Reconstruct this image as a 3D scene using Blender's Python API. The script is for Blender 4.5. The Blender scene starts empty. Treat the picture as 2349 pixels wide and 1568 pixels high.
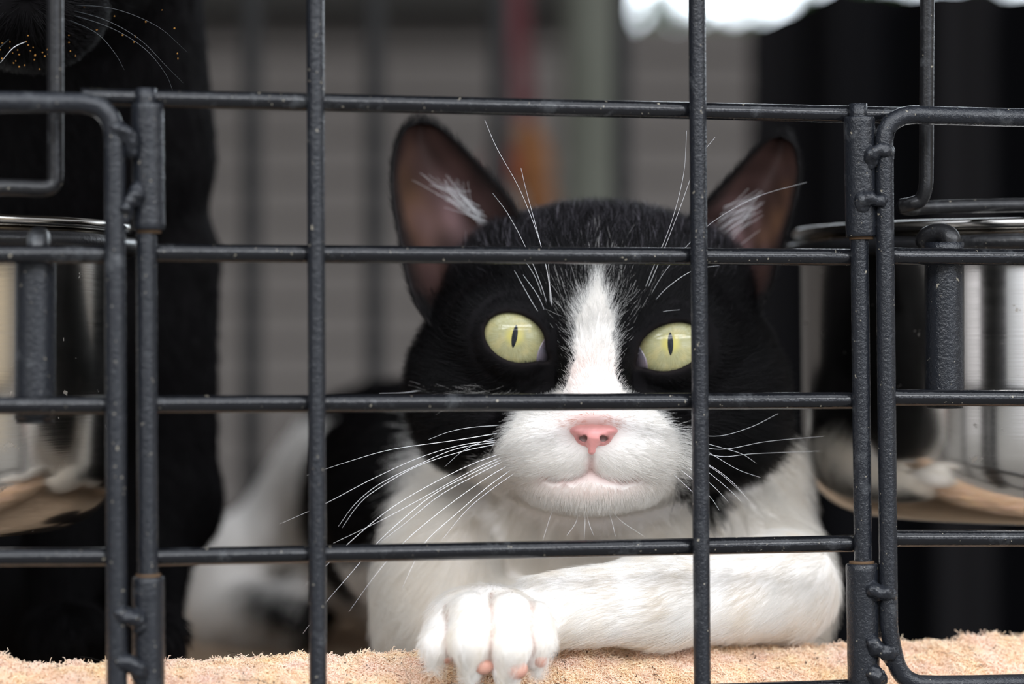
import bpy, math, random
import numpy as np
from mathutils import Vector

random.seed(7)
RNG = np.random.default_rng(11)
scene = bpy.context.scene
COL = scene.collection

# ------------------------------------------------------------------ camera
CAMZ = 0.160                       # lens height above the ground, metres
LENS, SENSOR = 100.0, 36.0
S = SENSOR / LENS / 2349.0         # metres per pixel at one metre
cam = bpy.data.cameras.new('camera')
cam.lens, cam.sensor_width = LENS, SENSOR
cam.clip_start, cam.clip_end = 0.02, 200
cam.dof.use_dof = True
cam.dof.focus_distance = 0.645
cam.dof.aperture_fstop = 7.5
camo = bpy.data.objects.new('camera', cam)
COL.objects.link(camo)
camo.location = (0, 0, CAMZ)
camo.rotation_euler = (math.pi / 2, 0, 0)
scene.camera = camo

# ------------------------------------------------------------------ view
scene.view_settings.view_transform = 'Standard'
scene.view_settings.look = 'None'
scene.view_settings.gamma = 1
scene.view_settings.use_curve_mapping = False
scene.view_settings.exposure = 0.14
scene.cycles.max_bounces = 12
scene.cycles.diffuse_bounces = 8
scene.cycles.glossy_bounces = 4
scene.cycles.transparent_max_bounces = 8
scene.cycles.use_denoising = True
scene.cycles_curves.shape = 'RIBBONS'


# ------------------------------------------------------------------ node helpers
class NT:
    def __init__(self, tree):
        self.t = tree
        self.n = tree.nodes
        self.l = tree.links

    def new(self, kind, **kw):
        nd = self.n.new(kind)
        for k, v in kw.items():
            setattr(nd, k, v)
        return nd

    def link(self, a, b):
        self.l.new(a, b)

    def val(self, sock, v):
        if hasattr(v, 'is_linked') or isinstance(v, bpy.types.NodeSocket):
            self.l.new(v, sock)
        else:
            sock.default_value = v

    def math(self, op, a, b=None, c=None, clamp=False):
        nd = self.new('ShaderNodeMath', operation=op, use_clamp=clamp)
        self.val(nd.inputs[0], a)
        if b is not None:
            self.val(nd.inputs[1], b)
        if c is not None:
            self.val(nd.inputs[2], c)
        return nd.outputs[0]

    def smooth(self, x, lo, hi, to0=0.0, to1=1.0):
        nd = self.new('ShaderNodeMapRange', interpolation_type='SMOOTHSTEP')
        self.val(nd.inputs[0], x)
        nd.inputs[1].default_value = lo
        nd.inputs[2].default_value = hi
        nd.inputs[3].default_value = to0
        nd.inputs[4].default_value = to1
        return nd.outputs[0]

    def mix(self, f, a, b, mode='MIX'):
        nd = self.new('ShaderNodeMix', data_type='RGBA', blend_type=mode)
        self.val(nd.inputs[0], f)
        self.val(nd.inputs[6], a)
        self.val(nd.inputs[7], b)
        return nd.outputs[2]

    def noise(self, scale, detail=2, rough=0.5, vec=None, dist=0.0):
        nd = self.new('ShaderNodeTexNoise')
        nd.inputs['Scale'].default_value = scale
        nd.inputs['Detail'].default_value = detail
        nd.inputs['Roughness'].default_value = rough
        nd.inputs['Distortion'].default_value = dist
        if vec is not None:
            self.link(vec, nd.inputs['Vector'])
        return nd.outputs[0]

    def ramp(self, f, stops):
        nd = self.new('ShaderNodeValToRGB')
        cr = nd.color_ramp
        while len(cr.elements) < len(stops):
            cr.elements.new(0.5)
        for e, (p, c) in zip(cr.elements, stops):
            e.position = p
            e.color = (*c, 1) if len(c) == 3 else c
        self.val(nd.inputs[0], f)
        return nd.outputs[0]


# ------------------------------------------------------------------ world: overcast sky in front of the porch
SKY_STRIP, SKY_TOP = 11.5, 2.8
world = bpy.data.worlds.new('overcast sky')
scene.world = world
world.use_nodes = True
w = NT(world.node_tree)
w.n.clear()
tc = w.new('ShaderNodeTexCoord')
sep = w.new('ShaderNodeSeparateXYZ')
w.link(tc.outputs['Generated'], sep.inputs[0])
X, Y, Z = sep.outputs
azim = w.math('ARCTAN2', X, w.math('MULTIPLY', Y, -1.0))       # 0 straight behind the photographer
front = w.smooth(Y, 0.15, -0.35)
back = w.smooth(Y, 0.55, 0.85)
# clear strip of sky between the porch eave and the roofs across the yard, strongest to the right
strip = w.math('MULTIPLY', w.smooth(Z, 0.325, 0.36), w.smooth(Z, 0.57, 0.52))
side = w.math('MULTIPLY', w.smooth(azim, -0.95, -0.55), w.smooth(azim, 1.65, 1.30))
ragged_edge = w.noise(7.0, 4, 0.6, tc.outputs['Generated'])  # added noise that dims the sky strip along a ragged lower edge
ragged_edge = w.smooth(w.math('ADD', ragged_edge, w.math('MULTIPLY', Z, 1.5)), 1.0, 1.06)
beam = w.math('SUBTRACT', 1.0, w.math('MULTIPLY', w.smooth(Z, 0.435, 0.44), w.smooth(Z, 0.462, 0.457)))  # added dark line splitting the strip into panes for the eye reflections
opening = w.math('MULTIPLY', w.math('MULTIPLY', w.math('MULTIPLY', strip, side), beam), w.math('ADD', w.math('MULTIPLY', ragged_edge, 0.85), 0.15))
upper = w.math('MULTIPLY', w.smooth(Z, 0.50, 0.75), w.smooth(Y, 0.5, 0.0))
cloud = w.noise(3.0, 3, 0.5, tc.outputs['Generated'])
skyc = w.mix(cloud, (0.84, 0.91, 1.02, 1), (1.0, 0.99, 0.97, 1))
# low band of added pale, tan and dark stripes, shaped for the bowl reflections
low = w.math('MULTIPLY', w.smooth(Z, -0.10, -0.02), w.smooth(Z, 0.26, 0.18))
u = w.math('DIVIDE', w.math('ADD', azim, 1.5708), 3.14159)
low_stripes = w.ramp(u, [
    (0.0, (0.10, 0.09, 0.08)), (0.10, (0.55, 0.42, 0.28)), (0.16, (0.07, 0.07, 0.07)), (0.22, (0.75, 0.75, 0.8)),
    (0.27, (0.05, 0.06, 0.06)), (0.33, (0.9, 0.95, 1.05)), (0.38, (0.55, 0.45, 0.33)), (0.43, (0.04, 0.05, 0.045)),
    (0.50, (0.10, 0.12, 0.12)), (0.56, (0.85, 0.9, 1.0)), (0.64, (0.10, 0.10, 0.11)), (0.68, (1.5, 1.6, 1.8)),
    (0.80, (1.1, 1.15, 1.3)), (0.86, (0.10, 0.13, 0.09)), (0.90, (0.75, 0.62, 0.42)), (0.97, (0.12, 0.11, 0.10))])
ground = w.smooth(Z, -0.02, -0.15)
st_ = w.new('ShaderNodeVectorMath', operation='SCALE'); w.link(low_stripes, st_.inputs[0]); st_.inputs[3].default_value = 2.0
bg_low = w.mix(low, (0.42, 0.43, 0.45, 1), st_.outputs[0])  # grey surround and doubled stripes raised as added fill light
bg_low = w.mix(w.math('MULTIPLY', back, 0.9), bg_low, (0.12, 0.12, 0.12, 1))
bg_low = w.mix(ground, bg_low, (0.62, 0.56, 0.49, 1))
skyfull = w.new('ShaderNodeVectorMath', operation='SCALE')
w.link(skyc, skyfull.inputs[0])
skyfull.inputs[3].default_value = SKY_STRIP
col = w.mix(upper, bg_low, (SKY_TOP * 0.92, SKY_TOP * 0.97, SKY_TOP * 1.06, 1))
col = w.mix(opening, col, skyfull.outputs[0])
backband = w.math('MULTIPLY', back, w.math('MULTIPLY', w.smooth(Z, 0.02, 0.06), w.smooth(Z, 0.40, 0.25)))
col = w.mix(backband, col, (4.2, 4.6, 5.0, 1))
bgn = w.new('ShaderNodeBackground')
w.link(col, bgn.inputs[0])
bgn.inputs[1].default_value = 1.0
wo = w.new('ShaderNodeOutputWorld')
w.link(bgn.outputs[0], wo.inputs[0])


# ------------------------------------------------------------------ placing
def P(px, py, d):
    """A point of the place given by where it shows in the photograph and its own distance (metres)."""
    return np.array([(px - 1174.5) * S * d, d, CAMZ + (784 - py) * S * d])


CAGE_D, CAGE_K = 0.620, 0.24       # the cage front is turned about 13.5 degrees


def C(px, py, off=0.0):
    d = (CAGE_D + off) / (1 - CAGE_K * (px - 1174.5) * S)
    return P(px, py, d)


# ------------------------------------------------------------------ materials
MATS = {}


def material(name):
    m = bpy.data.materials.new(name)
    m.use_nodes = True
    t = NT(m.node_tree)
    b = t.n['Principled BSDF']
    MATS[name] = m
    return m, t, b


def coord(t):
    return t.new('ShaderNodeTexCoord').outputs['Object']


def bump(t, b, h, strength, dist):
    nd = t.new('ShaderNodeBump')
    nd.inputs['Strength'].default_value = strength
    nd.inputs['Distance'].default_value = dist
    t.val(nd.inputs['Height'], h)
    t.link(nd.outputs[0], b.inputs['Normal'])


def mat_wire(name, base, rough, lump, fine, dust, bs=0.3):
    m, t, b = material(name)
    co = coord(t)
    n1 = t.noise(lump, 3, 0.6, co)
    n2 = t.noise(fine, 2, 0.5, co)
    sp = t.smooth(t.noise(900, 2, 0.5, co), 0.70, 0.76)
    sm = t.math('MULTIPLY', t.smooth(t.noise(120, 4, 0.7, co), 0.56, 0.74), dust)
    c = t.mix(sm, (*base, 1), (0.09, 0.095, 0.10, 1))
    c = t.mix(t.math('MULTIPLY', sp, 0.8), c, (0.30, 0.27, 0.21, 1))
    t.link(c, b.inputs['Base Color'])
    t.val(b.inputs['Roughness'], t.math('ADD', t.math('MULTIPLY', n2, 0.14), rough))
    b.inputs['Specular IOR Level'].default_value = 0.36
    bump(t, b, t.math('ADD', t.math('MULTIPLY', n1, 1.0), t.math('MULTIPLY', n2, 0.35)), bs, 0.0005)
    return m


M_WIRE = mat_wire('black_paint', (0.006, 0.0065, 0.008), 0.06, 500, 2200, 0.35, 0.16)
M_HAMMER = mat_wire('hammered_black_paint', (0.011, 0.0125, 0.016), 0.12, 1300, 3500, 0.45, 0.42)
M_DARKWIRE = mat_wire('worn_black_paint', (0.010, 0.010, 0.011), 0.26, 500, 1500, 0.7)

m, t, b = material('rust')
t.link(t.mix(t.noise(700, 3, 0.6, coord(t)), (0.05, 0.022, 0.010, 1), (0.11, 0.065, 0.025, 1)), b.inputs['Base Color'])
b.inputs['Roughness'].default_value = 0.85
M_RUST = m

m, t, b = material('brushed_steel')
b.inputs['Metallic'].default_value = 1.0
b.inputs['Base Color'].default_value = (0.62, 0.60, 0.57, 1)
co = coord(t)
mp = t.new('ShaderNodeMapping')
mp.inputs['Scale'].default_value = (40, 40, 2500)
t.link(co, mp.inputs[0])
n = t.noise(1.0, 2, 0.6, mp.outputs[0])
spots = t.smooth(t.noise(260, 3, 0.6, co), 0.68, 0.74)
t.val(b.inputs['Roughness'], t.math('ADD', t.math('ADD', t.math('MULTIPLY', n, 0.10), 0.10), t.math('MULTIPLY', spots, 0.35)))
t.link(t.mix(t.math('MULTIPLY', spots, 0.5), (0.54, 0.52, 0.49, 1), (0.42, 0.38, 0.32, 1)), b.inputs['Base Color'])
bump(t, b, n, 0.05, 0.0001)
M_STEEL = m


def mat_attr(name, rough=0.5, spec=0.4, sheen=0.0, coat=0.0):
    m, t, b = material(name)
    a = t.new('ShaderNodeAttribute', attribute_name='col')
    t.link(a.outputs['Color'], b.inputs['Base Color'])
    b.inputs['Roughness'].default_value = rough
    b.inputs['Specular IOR Level'].default_value = spec
    b.inputs['Coat Weight'].default_value = coat
    b.inputs['Coat Roughness'].default_value = 0.25
    return m


def plain_(name, c):
    m, t, b = material(name)
    b.inputs['Base Color'].default_value = (*c, 1)
    b.inputs['Roughness'].default_value = 0.8
    b.inputs['Specular IOR Level'].default_value = 0.05
    return m


M_SKIN = mat_attr('cat_skin', 0.8, 0.08)
M_FUR = mat_attr('cat_fur', 0.42, 0.22)
t_ = NT(M_FUR.node_tree)
_b = t_.n['Principled BSDF']; _o = [q for q in t_.n if q.type == 'OUTPUT_MATERIAL'][0]; _a = [q for q in t_.n if q.type == 'ATTRIBUTE'][0]
_tr = t_.new('ShaderNodeBsdfTranslucent'); t_.link(_a.outputs['Color'], _tr.inputs[0])
_mx = t_.new('ShaderNodeMixShader'); _mx.inputs[0].default_value = 0.35
t_.link(_b.outputs[0], _mx.inputs[1]); t_.link(_tr.outputs[0], _mx.inputs[2]); t_.link(_mx.outputs[0], _o.inputs[0])
M_BLACKFUR = mat_attr('black_cat_fur', 0.5, 0.08)
M_REARWIRE = plain_('rear_black_paint', (0.022, 0.022, 0.022))
M_NOSE = mat_attr('nose_leather', 0.38, 0.5)
M_FLEECE = mat_attr('fleece', 0.9, 0.1)

m, t, b = material('whisker')
b.inputs['Base Color'].default_value = (0.92, 0.93, 0.95, 1)
b.inputs['Roughness'].default_value = 0.3
M_WHISKER = m
m, t, b = material('dark_whisker')
b.inputs['Base Color'].default_value = (0.05, 0.055, 0.06, 1)
b.inputs['Roughness'].default_value = 0.3
M_DARKWHISKER = m
m, t, b = material('paw_pad')
t.link(t.mix(t.noise(500, 3, 0.6, coord(t)), (0.55, 0.24, 0.18, 1), (0.72, 0.42, 0.32, 1)), b.inputs['Base Color'])
b.inputs['Roughness'].default_value = 0.55
M_PAD = m
m, t, b = material('third_eyelid')
t.link(t.mix(t.noise(300, 3, 0.6, coord(t)), (0.17, 0.20, 0.26, 1), (0.32, 0.22, 0.23, 1)), b.inputs['Base Color'])
b.inputs['Roughness'].default_value = 0.2
b.inputs['Coat Weight'].default_value = 0.8
M_LID = m


def plain(name, c, rough=0.8, metallic=0.0, spec=0.3):
    m, t, b = material(name)
    b.inputs['Base Color'].default_value = (*c, 1)
    b.inputs['Roughness'].default_value = rough
    b.inputs['Metallic'].default_value = metallic
    b.inputs['Specular IOR Level'].default_value = spec
    return m, t, b


# ------------------------------------------------------------------ mesh helpers
def tag(o, label=None, cat=None, group=None, kind=None):
    if label: o['label'] = label
    if cat: o['category'] = cat
    if group: o['group'] = group
    if kind: o['kind'] = kind
    return o


def empty(name, loc=(0, 0, 0)):
    o = bpy.data.objects.new(name, None)
    COL.objects.link(o)
    o.location = loc
    o.empty_display_size = 0.02
    return o


def link(name, data, mat, parent=None):
    o = bpy.data.objects.new(name, data)
    COL.objects.link(o)
    if mat is not None:
        data.materials.append(mat)
    if parent is not None:
        o.parent = parent
        o.matrix_parent_inverse.identity()
        o.location = -world_loc(parent)
    return o


def world_loc(o):
    v = Vector(o.location)
    while o.parent is not None:
        o = o.parent
        v += Vector(o.location)
    return v


def mesh_from(name, V, F, smooth=True):
    me = bpy.data.meshes.new(name)
    me.from_pydata([tuple(v) for v in V], [], [tuple(int(i) for i in f) for f in F])
    if smooth:
        me.polygons.foreach_set('use_smooth', [True] * len(me.polygons))
    me.update()
    return me


def catmull(pts, n=8):
    pts = [np.array(p, float) for p in pts]
    if len(pts) < 3:
        return np.array([pts[0] + (pts[-1] - pts[0]) * i / n for i in range(n + 1)])
    q = [2 * pts[0] - pts[1]] + pts + [2 * pts[-1] - pts[-2]]
    out = []
    for i in range(1, len(q) - 2):
        for k in range(n):
            t_ = k / n
            a, b_, c, d = q[i - 1], q[i], q[i + 1], q[i + 2]
            out.append(0.5 * ((2 * b_) + (-a + c) * t_ + (2 * a - 5 * b_ + 4 * c - d) * t_ ** 2 + (-a + 3 * b_ - 3 * c + d) * t_ ** 3))
    out.append(pts[-1])
    return np.array(out)


def tube_vf(path, radius, segs=20, cap=True, wob=0.0, base=0):
    path = np.asarray(path, float)
    n = len(path)
    rad = np.broadcast_to(np.asarray(radius, float), (n,)).copy()
    tan = np.gradient(path, axis=0)
    tan /= np.linalg.norm(tan, axis=1)[:, None] + 1e-12
    ref = np.array([0, 1.0, 0]) if abs(tan[0][1]) < 0.9 else np.array([1.0, 0, 0])
    u = np.cross(tan[0], ref); u /= np.linalg.norm(u)
    V, F = [], []
    for i in range(n):
        u = u - tan[i] * np.dot(u, tan[i]); u /= np.linalg.norm(u)
        v = np.cross(tan[i], u)
        for k in range(segs):
            a = 2 * math.pi * k / segs
            r = rad[i] * (1 + (wob * (random.random() - 0.5) if wob else 0))
            V.append(path[i] + r * (math.cos(a) * u + math.sin(a) * v))
    for i in range(n - 1):
        for k in range(segs):
            k2 = (k + 1) % segs
            F.append((base + i * segs + k, base + i * segs + k2, base + (i + 1) * segs + k2, base + (i + 1) * segs + k))
    if cap:
        F.append(tuple(base + k for k in range(segs))[::-1])
        F.append(tuple(base + (n - 1) * segs + k for k in range(segs)))
    return V, F


def tube(name, path, radius, mat, parent=None, segs=20, n=None, wob=0.0, cap=True):
    path = np.asarray(path, float)
    if n and len(path) == 2:
        path = np.array([path[0] + (path[1] - path[0]) * i / n for i in range(n + 1)])
    V, F = tube_vf(path, radius, segs, cap, wob)
    return link(name, mesh_from(name, V, F), mat, parent)


def box_vf(lo, hi):
    (x0, y0, z0), (x1, y1, z1) = lo, hi
    V = [(x0, y0, z0), (x1, y0, z0), (x1, y1, z0), (x0, y1, z0), (x0, y0, z1), (x1, y0, z1), (x1, y1, z1), (x0, y1, z1)]
    F = [(0, 3, 2, 1), (4, 5, 6, 7), (0, 1, 5, 4), (1, 2, 6, 5), (2, 3, 7, 6), (3, 0, 4, 7)]
    return V, F


def merge(parts):
    V, F = [], []
    for v, f in parts:
        b0 = len(V)
        V.extend(v)
        F.extend([tuple(i + b0 for i in q) for q in f])
    return V, F


def lathe_vf(profile, centre, segs=96):
    V, F = [], []
    n = len(profile)
    for k in range(segs):
        a = 2 * math.pi * k / segs
        for r, z in profile:
            V.append((centre[0] + r * math.cos(a), centre[1] + r * math.sin(a), z))
    for k in range(segs):
        k2 = (k + 1) % segs
        for i in range(n - 1):
            F.append((k * n + i, k2 * n + i, k2 * n + i + 1, k * n + i + 1))
    return V, F


def blob_vf(c, r, seed=0, amp=0.12):
    rs = random.Random(seed)
    V, F = [], []
    nu, nv = 18, 12
    ph = [rs.uniform(0, 6.28) for _ in range(6)]
    for j in range(nv + 1):
        th = math.pi * j / nv
        for i in range(nu):
            a = 2 * math.pi * i / nu
            x, y, z = math.sin(th) * math.cos(a), math.sin(th) * math.sin(a), math.cos(th)
            k = 1 + amp * (math.sin(3 * x + ph[0]) + math.sin(4 * y + ph[1]) + math.sin(3.5 * z + ph[2])) / 1.5
            V.append((c[0] + r[0] * x * k, c[1] + r[1] * y * k, c[2] + r[2] * z * k))
    for j in range(nv):
        for i in range(nu):
            i2 = (i + 1) % nu
            F.append((j * nu + i, (j + 1) * nu + i, (j + 1) * nu + i2, j * nu + i2))
    return V, F


def hair_object(name, roots, pts, radius, colour, mat, parent=None):
    """pts: (n, k, 3) strand points; colour: (n, 3)."""
    n, k, _ = pts.shape
    hc = bpy.data.hair_curves.new(name)
    hc.add_curves([k] * n)
    hc.attributes['position'].data.foreach_set('vector', pts.reshape(-1).astype(np.float32))
    ra = hc.attributes.get('radius') or hc.attributes.new('radius', 'FLOAT', 'POINT')
    ra.data.foreach_set('value', np.broadcast_to(radius, (n, k)).reshape(-1).astype(np.float32))
    ca = hc.attributes.new('col', 'FLOAT_COLOR', 'CURVE')
    c4 = np.ones((n, 4), np.float32); c4[:, :3] = colour
    ca.data.foreach_set('color', c4.reshape(-1))
    return link(name, hc, mat, parent)


# ------------------------------------------------------------------ distance-field modelling
def ell(p, c, r, rot=0.0, axis='xz'):
    q = p - c
    if rot:
        a = math.radians(rot); ca, sa = math.cos(a), math.sin(a)
        if axis == 'xz':
            q = np.stack([q[..., 0] * ca + q[..., 2] * sa, q[..., 1], -q[..., 0] * sa + q[..., 2] * ca], -1)
        else:
            q = np.stack([q[..., 0] * ca + q[..., 1] * sa, -q[..., 0] * sa + q[..., 1] * ca, q[..., 2]], -1)
    r = np.asarray(r, float)
    k0 = np.linalg.norm(q / r, axis=-1)
    k1 = np.linalg.norm(q / (r * r), axis=-1) + 1e-9
    return k0 * (k0 - 1) / k1


def cap(p, a, b, ra, rb):
    pa, ba = p - a, b - a
    h = np.clip((pa @ ba) / (ba @ ba), 0, 1)
    return np.linalg.norm(pa - h[..., None] * ba, axis=-1) - (ra + (rb - ra) * h)


def smin(a, b, k):
    h = np.clip(0.5 + 0.5 * (b - a) / k, 0, 1)
    return b * (1 - h) + a * h - k * h * (1 - h)


def smax(a, b, k):
    return -smin(-a, -b, k)


def surface_nets(field, xs, ys, zs):
    nx, ny, nz = len(xs), len(ys), len(zs)
    f = np.empty((nx, ny, nz), np.float32)
    gy, gz = np.meshgrid(ys, zs, indexing='ij')
    for i0 in range(0, nx, 8):
        i1 = min(nx, i0 + 8)
        p = np.empty((i1 - i0, ny, nz, 3))
        p[..., 0] = xs[i0:i1][:, None, None]
        p[..., 1] = gy
        p[..., 2] = gz
        f[i0:i1] = field(p)
    inside = f < 0
    c = inside[:-1, :-1, :-1].astype(np.int8)
    for dx in (0, 1):
        for dy in (0, 1):
            for dz in (0, 1):
                if dx + dy + dz:
                    c = c + inside[dx:nx - 1 + dx, dy:ny - 1 + dy, dz:nz - 1 + dz]
    act = (c > 0) & (c < 8)
    I, J, K = np.nonzero(act)
    idx = -np.ones(act.shape, np.int64)
    idx[I, J, K] = np.arange(len(I))
    acc = np.zeros((len(I), 3)); cnt = np.zeros(len(I))
    ax = (xs, ys, zs)
    corners = [(a, b, c_) for a in (0, 1) for b in (0, 1) for c_ in (0, 1)]
    for a in corners:
        for d in range(3):
            if a[d]:
                continue
            b2 = list(a); b2[d] = 1
            fa = f[I + a[0], J + a[1], K + a[2]]; fb = f[I + b2[0], J + b2[1], K + b2[2]]
            m = (fa < 0) != (fb < 0)
            tt = np.where(m, fa / np.where(m, fa - fb, 1), 0)
            for q, (base, arr) in enumerate(((I, xs), (J, ys), (K, zs))):
                va = arr[base + a[q]]; vb = arr[base + b2[q]]
                acc[:, q] += np.where(m, va + (vb - va) * tt, 0)
            cnt += m
    V = acc / cnt[:, None]
    F = []
    for d in range(3):
        o1, o2 = (d + 1) % 3, (d + 2) % 3
        sl0 = [slice(1, -1)] * 3; sl1 = [slice(1, -1)] * 3
        sl0[d] = slice(0, -1); sl1[d] = slice(1, None)
        A = inside[tuple(sl0)]; B = inside[tuple(sl1)]
        for flip, m in ((False, A & ~B), (True, ~A & B)):
            g = np.array(np.nonzero(m)).T
            for q in range(3):
                if q != d:
                    g[:, q] += 1
            def cell(s1, s2):
                h = g.copy()
                h[:, o1] -= s1; h[:, o2] -= s2
                return idx[h[:, 0], h[:, 1], h[:, 2]]
            q4 = np.stack([cell(1, 1), cell(0, 1), cell(0, 0), cell(1, 0)], 1)
            q4 = q4[(q4 >= 0).all(1)]
            F.append(q4[:, ::-1] if flip else q4)
    return V, np.concatenate(F)


def axis(*segs):
    """segs: (start, stop, step), chained."""
    out = []
    for a, b_, st in segs:
        out.append(np.arange(a, b_, st))
    return np.concatenate(out)


def in_poly(px, py, poly):
    inside = np.zeros(px.shape, bool)
    n = len(poly)
    for i in range(n):
        x0, y0 = poly[i]; x1, y1 = poly[(i + 1) % n]
        if y0 == y1:
            continue
        c = ((y0 > py) != (y1 > py)) & (px < (x1 - x0) * (py - y0) / (y1 - y0) + x0)
        inside ^= c
    return inside


def proj(p):
    d = p[..., 1]
    return 1174.5 + p[..., 0] / (S * d), 784 - (p[..., 2] - CAMZ) / (S * d)


def fnoise(p, scale, seed=0):
    """cheap smooth noise in -1..1 from summed sines"""
    r = np.random.default_rng(seed)
    out = 0
    for _ in range(6):
        k = r.normal(size=3) * scale
        out = out + np.sin(p @ k + r.uniform(0, 6.28))
    return out / 3.2


def tri_sample(V, F, density_fn, maxn=10 ** 7):
    """random roots on quads; density_fn(centres, normals) in hairs per mm^2"""
    T = np.concatenate([F[:, [0, 1, 2]], F[:, [0, 2, 3]]])
    a, b_, c = V[T[:, 0]], V[T[:, 1]], V[T[:, 2]]
    nr = np.cross(b_ - a, c - a)
    ar = np.linalg.norm(nr, axis=1)
    nrm = nr / (ar[:, None] + 1e-20)
    ctr = (a + b_ + c) / 3
    ex = ar * 0.5 * 1e6 * density_fn(ctr, nrm)
    cnt = RNG.poisson(np.clip(ex, 0, None))
    ti = np.repeat(np.arange(len(T)), cnt)
    r1 = np.sqrt(RNG.random(len(ti))); r2 = RNG.random(len(ti))
    w0, w1, w2 = 1 - r1, r1 * (1 - r2), r1 * r2
    root = a[ti] * w0[:, None] + b_[ti] * w1[:, None] + c[ti] * w2[:, None]
    return root, T[ti], np.stack([w0, w1, w2], 1)


def vert_normals(V, F):
    n = np.zeros_like(V)
    fn = np.cross(V[F[:, 2]] - V[F[:, 0]], V[F[:, 3]] - V[F[:, 1]])
    for k in range(4):
        np.add.at(n, F[:, k], fn)
    return n / (np.linalg.norm(n, axis=1)[:, None] + 1e-20)


def strands(root, nrm, comb, length, lift, k=6, jitter=0.25, curl=0.0, droop=0.0, clump=0.0):
    """comb: tangent-ish direction; lift: how far the strand stands off at its root (0..1)"""
    n = len(root)
    tng = comb - nrm * (comb * nrm).sum(1)[:, None]
    tng /= np.linalg.norm(tng, axis=1)[:, None] + 1e-9
    if clump:
        cell = np.floor(root / 0.0022).astype(int)
        h = (cell[:, 0] * 73856093 ^ cell[:, 1] * 19349663 ^ cell[:, 2] * 83492791) % 4096
        tab = np.random.default_rng(3).normal(size=(4096, 3))
        tng = tng + clump * tab[h]
    tng = tng + RNG.normal(size=(n, 3)) * jitter
    tng -= nrm * (tng * nrm).sum(1)[:, None] * 0.8
    tng /= np.linalg.norm(tng, axis=1)[:, None] + 1e-9
    lift = np.broadcast_to(lift, (n,))[:, None]
    pts = np.empty((n, k, 3))
    pts[:, 0] = root - nrm * 0.0003
    L = length[:, None] / (k - 1)
    cur = pts[:, 0]
    for i in range(1, k):
        f = (i - 1) / (k - 2)
        d = tng * (1 - lift * (1 - f)) + nrm * lift * (1.15 - f)
        d = d + np.array([0, 0, -droop]) * f
        if curl:
            d = d + RNG.normal(size=(n, 3)) * curl
        d /= np.linalg.norm(d, axis=1)[:, None] + 1e-9
        cur = cur + d * L
        pts[:, i] = cur
    return pts


def taper(k, r0, r1):
    return np.linspace(1, 0, k) ** 0.7 * (r0 - r1) + r1


def set_cols(me, cols):
    ca = me.color_attributes.new('col', 'FLOAT_COLOR', 'POINT')
    c4 = np.ones((len(cols), 4), np.float32); c4[:, :3] = cols
    ca.data.foreach_set('color', c4.reshape(-1))


# ================================================================== SETTING
m, t, b = plain('siding', (0.155, 0.142, 0.135), 0.75)
co = coord(t)
t.link(t.mix(t.noise(3, 3, 0.6, co), (0.105, 0.093, 0.085, 1), (0.135, 0.121, 0.112, 1)), b.inputs['Base Color'])
M_SIDING = m
m, t, b = plain('dark_beam', (0.03, 0.028, 0.025), 0.8)
M_BEAM = m
m, t, b = plain('concrete', (0.2, 0.19, 0.175), 0.9)
t.link(t.mix(t.noise(8, 5, 0.65, coord(t)), (0.16, 0.15, 0.14, 1), (0.28, 0.265, 0.24, 1)), b.inputs['Base Color'])
M_CONC = m
m, t, b = plain('added_roof_underside', (0.05, 0.045, 0.04), 0.85)
M_ADDED_ROOF = m
WALL_D = 2.2


def structure(name, vf, mat, label=None):
    o = link(name, mesh_from(name, vf[0], vf[1], False), mat)
    o['kind'] = 'structure'
    if label: o['label'] = label
    return o


structure('ground', box_vf((-3, -3, -0.05), (3, 5, 0.0)), M_CONC, 'grey concrete ground under the wire crate')


def wx(px, d): return (px - 1174.5) * S * d
def wz(py, d): return CAMZ + (784 - py) * S * d


boards = []
bh = 95 * S * WALL_D
z = 0.0
while z < wz(50, WALL_D) - 1e-6:
    z1 = min(z + bh, wz(50, WALL_D))
    x0, x1 = -1.6, wx(1840, WALL_D)
    V = [(x0, WALL_D, z), (x1, WALL_D, z), (x1, WALL_D + 0.012, z1), (x0, WALL_D + 0.012, z1),
         (x0, WALL_D + 0.06, z), (x1, WALL_D + 0.06, z), (x1, WALL_D + 0.06, z1), (x0, WALL_D + 0.06, z1)]
    F = [(0, 1, 2, 3), (5, 4, 7, 6), (4, 5, 1, 0), (3, 2, 6, 7), (4, 0, 3, 7), (1, 5, 6, 2)]
    boards.append((V, F))
    z = z1
structure('wall_back', merge(boards), M_SIDING, 'grey horizontal board wall far behind the cats')
structure('trim_1', box_vf((-1.6, WALL_D - 0.04, wz(30, WALL_D)), (wx(1395, WALL_D), WALL_D + 0.1, 1.45)), M_BEAM,
          'dark beam above the board wall')
structure('added_roof', box_vf((-1.6, 0.45, 1.45), (1.8, WALL_D + 0.1, 1.5)), M_ADDED_ROOF, 'added dark slab overhead, out of view, blocking sky light')  # unseen slab added to keep sky light from behind off the cats
structure('added_wall_left', box_vf((-1.66, -0.2, 0), (-1.6, WALL_D + 0.1, 1.5)), M_BEAM, 'added dark wall out of view on the left, blocking sky light')  # unseen side wall added to block sky light

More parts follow.
